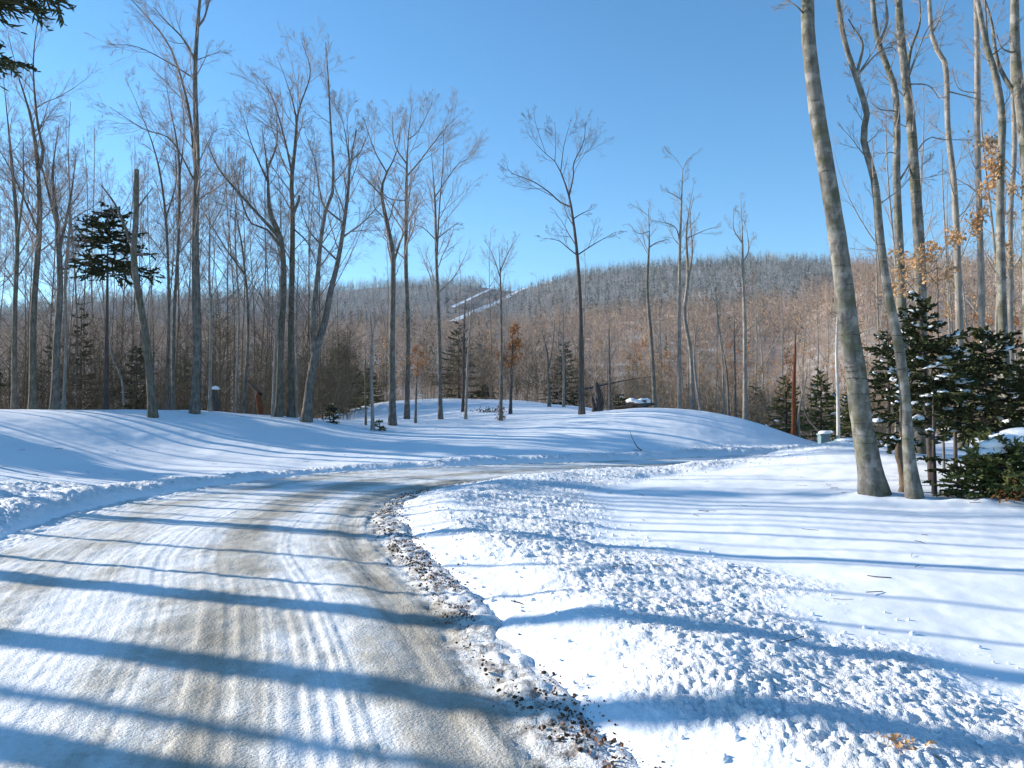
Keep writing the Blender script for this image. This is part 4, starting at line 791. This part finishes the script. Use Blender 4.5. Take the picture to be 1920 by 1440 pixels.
def stick(name, label, pts, d0, d1, w, mat, cat='branch', sub=()):
    ds = np.linspace(d0, d1, len(pts)); P = np.array([at(px, py, d) for (px, py), d in zip(pts, ds)]); base = tuple(P[0]); mb = MB(); tubes(mb, catmull(P, 12), np.linspace(w, w * .3, 12), 6)
    for q in sub: Q = np.array([at(px, py, d) for (px, py), d in zip(q, np.linspace(d0, d1, len(q)))]); tubes(mb, catmull(Q, 8), np.linspace(w * .5, w * .2, 8), 5)
    tag(link(name, mb.mesh(name, M[mat], base), None, base), label, cat)
dd = hit(1203, 845)
stick('fallen_branch', 'lone bent twig sticking out of the shaded snow slope', [(1207,847),(1195,838),(1186,822),(1181,808)], dd, dd, .02, 'dark', sub=[[(1207,846),(1192,843),(1186,842)]])
stick('fallen_tree', 'thin dark trunk fallen across the brush right of the lone dark tree', [(1080,733),(1130,722),(1180,712),(1230,705)], 42, 44, .06, 'dark', 'fallen tree')
stick('fallen_tree', 'curved dark trunk leaning down toward the utility post', [(1555,828),(1535,808),(1515,785),(1503,757)], 31, 32, .06, 'dark', 'fallen tree')
stick('fallen_tree', 'broken dark trunk leaning left of the clustered forked trees', [(488,740),(472,725),(460,712)], 33, 34, .10, 'dark', 'fallen tree')
stick('fallen_branch', 'crooked white birch branch left of the thick grey snag', [(232,760),(228,710),(210,670),(205,620),(210,585)], 31, 31.5, .045, 'pale')
# snow covered heap of logs on the mound
x0, y0 = gp(1192, 768, 34.0); z0 = gz(x0, y0); root = link('log_heap', None, None, (x0, y0, z0)); tag(root, 'snow covered heap of logs on the crest of the mound', 'log heap'); mb = MB()
for k in range(7): a = rr.uniform(-.35, .35); c = np.array([rr.uniform(-.5, .5), rr.uniform(-.3, .3), .06 + .07 * k % .25]); v = np.array([np.cos(a), np.sin(a), rr.uniform(-.1, .15)]); mb = MB(); tubes(mb, np.array([c - v * .38, c, c + v * .38]), [.07, .07, .06], 7); link('log', mb.mesh('log', M['dark']), root)
mb = MB()
for k in range(5): blob(mb, np.array([rr.uniform(-.4, .4), rr.uniform(-.2, .2), .22 + rr.uniform(0, .1)]), (1, .2, 0), rr.uniform(.2, .4), rr.uniform(.15, .25), .12, rr)
link('snow_cap', mb.mesh('snow_cap', M['snow_load']), root)
# tufts of dead leaves
def leaf_tuft(name, label, px, py, n, size, sx, sz, mat, d=None, cat='leaves'):
    x, y = gp(px, py, d); z = gz(x, y); p = np.array([x, y, z]) + np.c_[rng.normal(0, sx, n), rng.normal(0, sx, n), np.abs(rng.normal(0, sz, n)) + .01]; mb = MB(); leaf_quads(mb, p, size)
    tag(link(name, mb.mesh(name, M[mat], (x, y, z), False), None, (x, y, z)), label, cat, kind='stuff')
leaf_tuft('leaf_tuft', 'orange tuft of dead leaves round the slim tree in the clearing', 939, 787, 160, .09, .10, .32, 'leaf_orange')
leaf_tuft('leaf_tuft', 'curled clump of brown leaves lying on the rough snow at lower right', 1700, 1402, 26, .045, .045, .015, 'leaf_tan')
leaf_tuft('leaf_tuft', 'brown beech brush under the spruces at the right picture edge', 1900, 930, 260, .07, .22, .10, 'leaf_orange', 11.6)
leaf_tuft('leaf_tuft', 'twig pile with snow on the clearing left of the leaf tufted tree', 915, 772, 120, .12, .45, .08, 'soil')
# loose debris: leaves and soil along the right road edge, snow clods along both berms
def road_xy(s, t): 
    cx, cy, tx, ty = (np.interp(s, RS, q) for q in (RP[:, 0], RP[:, 1], RT[:, 0], RT[:, 1])); return cx + ty * t, cy - tx * t
def debris():
    n = 4600; s = 13.0 + 15 * rng.random(n)**1.5; w = np.interp(s, RS, RP[:, 2]); t = w - .06 + rng.normal(0, .085, n) + .10 * fbm(s * 1.3, 0 * s, 93, 3)
    den = fbm(s * 1.1, t * 3, 91, 4) > .06; s, t = s[den], t[den]; x, y = road_xy(s, t); z = np.maximum(ground(x, y)[0], .0) + .012
    mb = MB(); leaf_quads(mb, np.c_[x, y, z], .027); tag(link('leaf_litter', mb.mesh('leaf_litter', M['leaf_litter'], smooth=False)), 'brown leaf litter strewn along the right edge of the road', 'leaf litter', kind='stuff')
    V, F = ico(); V = V[:42] if False else V
    import bmesh
    b = bmesh.new(); bmesh.ops.create_icosphere(b, subdivisions=1, radius=1.0); b.verts.index_update(); V = np.array([v.co[:] for v in b.verts]); F = np.array([[v.index for v in f.verts] for f in b.faces]); b.free()
    def lumps(x, y, z, size, nme, lab, cat, mat):
        n = len(x); q = V[None] * (1 + .22 * rng.normal(size=(n, len(V), 1))) * size[:, None, None] * np.array([1, 1, .75]); q += np.c_[x, y, z][:, None]
        mb = MB(); mb.add(q, None, (F[None] + (np.arange(n) * len(V))[:, None, None]).reshape(-1, 3)); tag(link(nme, mb.mesh(nme, mat)), lab, cat, kind='stuff')
    n = 4200; s = 13.0 + 18 * rng.random(n)**1.4; w = np.interp(s, RS, RP[:, 2]); t = w - .12 + rng.normal(0, .11, n) + .10 * fbm(s * 1.3, 0 * s, 93, 3); ok = fbm(s * 1.6, t * 4, 95, 4) > -.05; s, t = s[ok], t[ok]; n = len(s); x, y = road_xy(s, t); z = np.maximum(ground(x, y)[0], .0) + .004
    lumps(x, y, z, .003 + .014 * rng.random(n)**4, 'soil_crumbs', 'dark soil crumbs and grit along the right road edge', 'soil', M['soil'])
    n = 3000; s = 14 + 30 * rng.random(n)**1.25; w = np.interp(s, RS, RP[:, 2]); side = rng.random(n) < .68
    t = np.where(side, w + .1 + 2.9 * rng.random(n)**1.1, -(w + .05 + 1.5 * rng.random(n))); x, y = road_xy(s, t); z = ground(x, y)[0] + .006
    lumps(x, y, z, .005 + .022 * rng.random(n)**3, 'snow_clods', 'loose white snow clods ploughed onto both road berms', 'snow', M['snow_load'])
    n = 260; u = rng.uniform(-50, 1980, n); d = 5 + 27 * rng.random(n)**.8; x = (u - 960) / FPX * d; z, ro, s, t, w = ground(x, d); ok = np.abs(t) > w + .3; x, d, z = x[ok], d[ok], z[ok]; n = len(x)
    a = rng.uniform(0, 6.28, n); L = rng.uniform(.03, .22, n)**1.0; v = np.c_[np.cos(a) * L, np.sin(a) * L, rng.uniform(0, .02, n)]; p = np.c_[x, d, z + .006]; P = np.stack([p, p + v * .5 + rng.normal(0, .008, (n, 3)) * [1, 1, .3], p + v], 1); mb = MB(); tubes(mb, P, np.full((n, 3), .003) * rng.uniform(.6, 1.6, (n, 1)), 4)
    tag(link('twig_litter', mb.mesh('twig_litter', M['dark'])), 'small dark twigs and bits of bark scattered on the snow', 'twig litter', kind='stuff')
debris()

# clear winter air: thin blue haze over the whole place
m = bpy.data.materials.new('haze'); m.use_nodes = True; nt = m.node_tree; nt.nodes.clear(); out = nt.nodes.new('ShaderNodeOutputMaterial'); pv = nt.nodes.new('ShaderNodeVolumePrincipled')
pv.inputs['Color'].default_value = (.75, .86, 1.0, 1); pv.inputs['Density'].default_value = 0.00009; pv.inputs['Anisotropy'].default_value = .2; nt.links.new(pv.outputs[0], out.inputs['Volume'])
mb = MB(); box(mb, (0, 590, 90), 2700, 1480, 380, 1.0); tag(link('haze', mb.mesh('haze', m, smooth=False)), 'thin pale blue haze in the air in front of the far mountain', 'haze', kind='stuff')
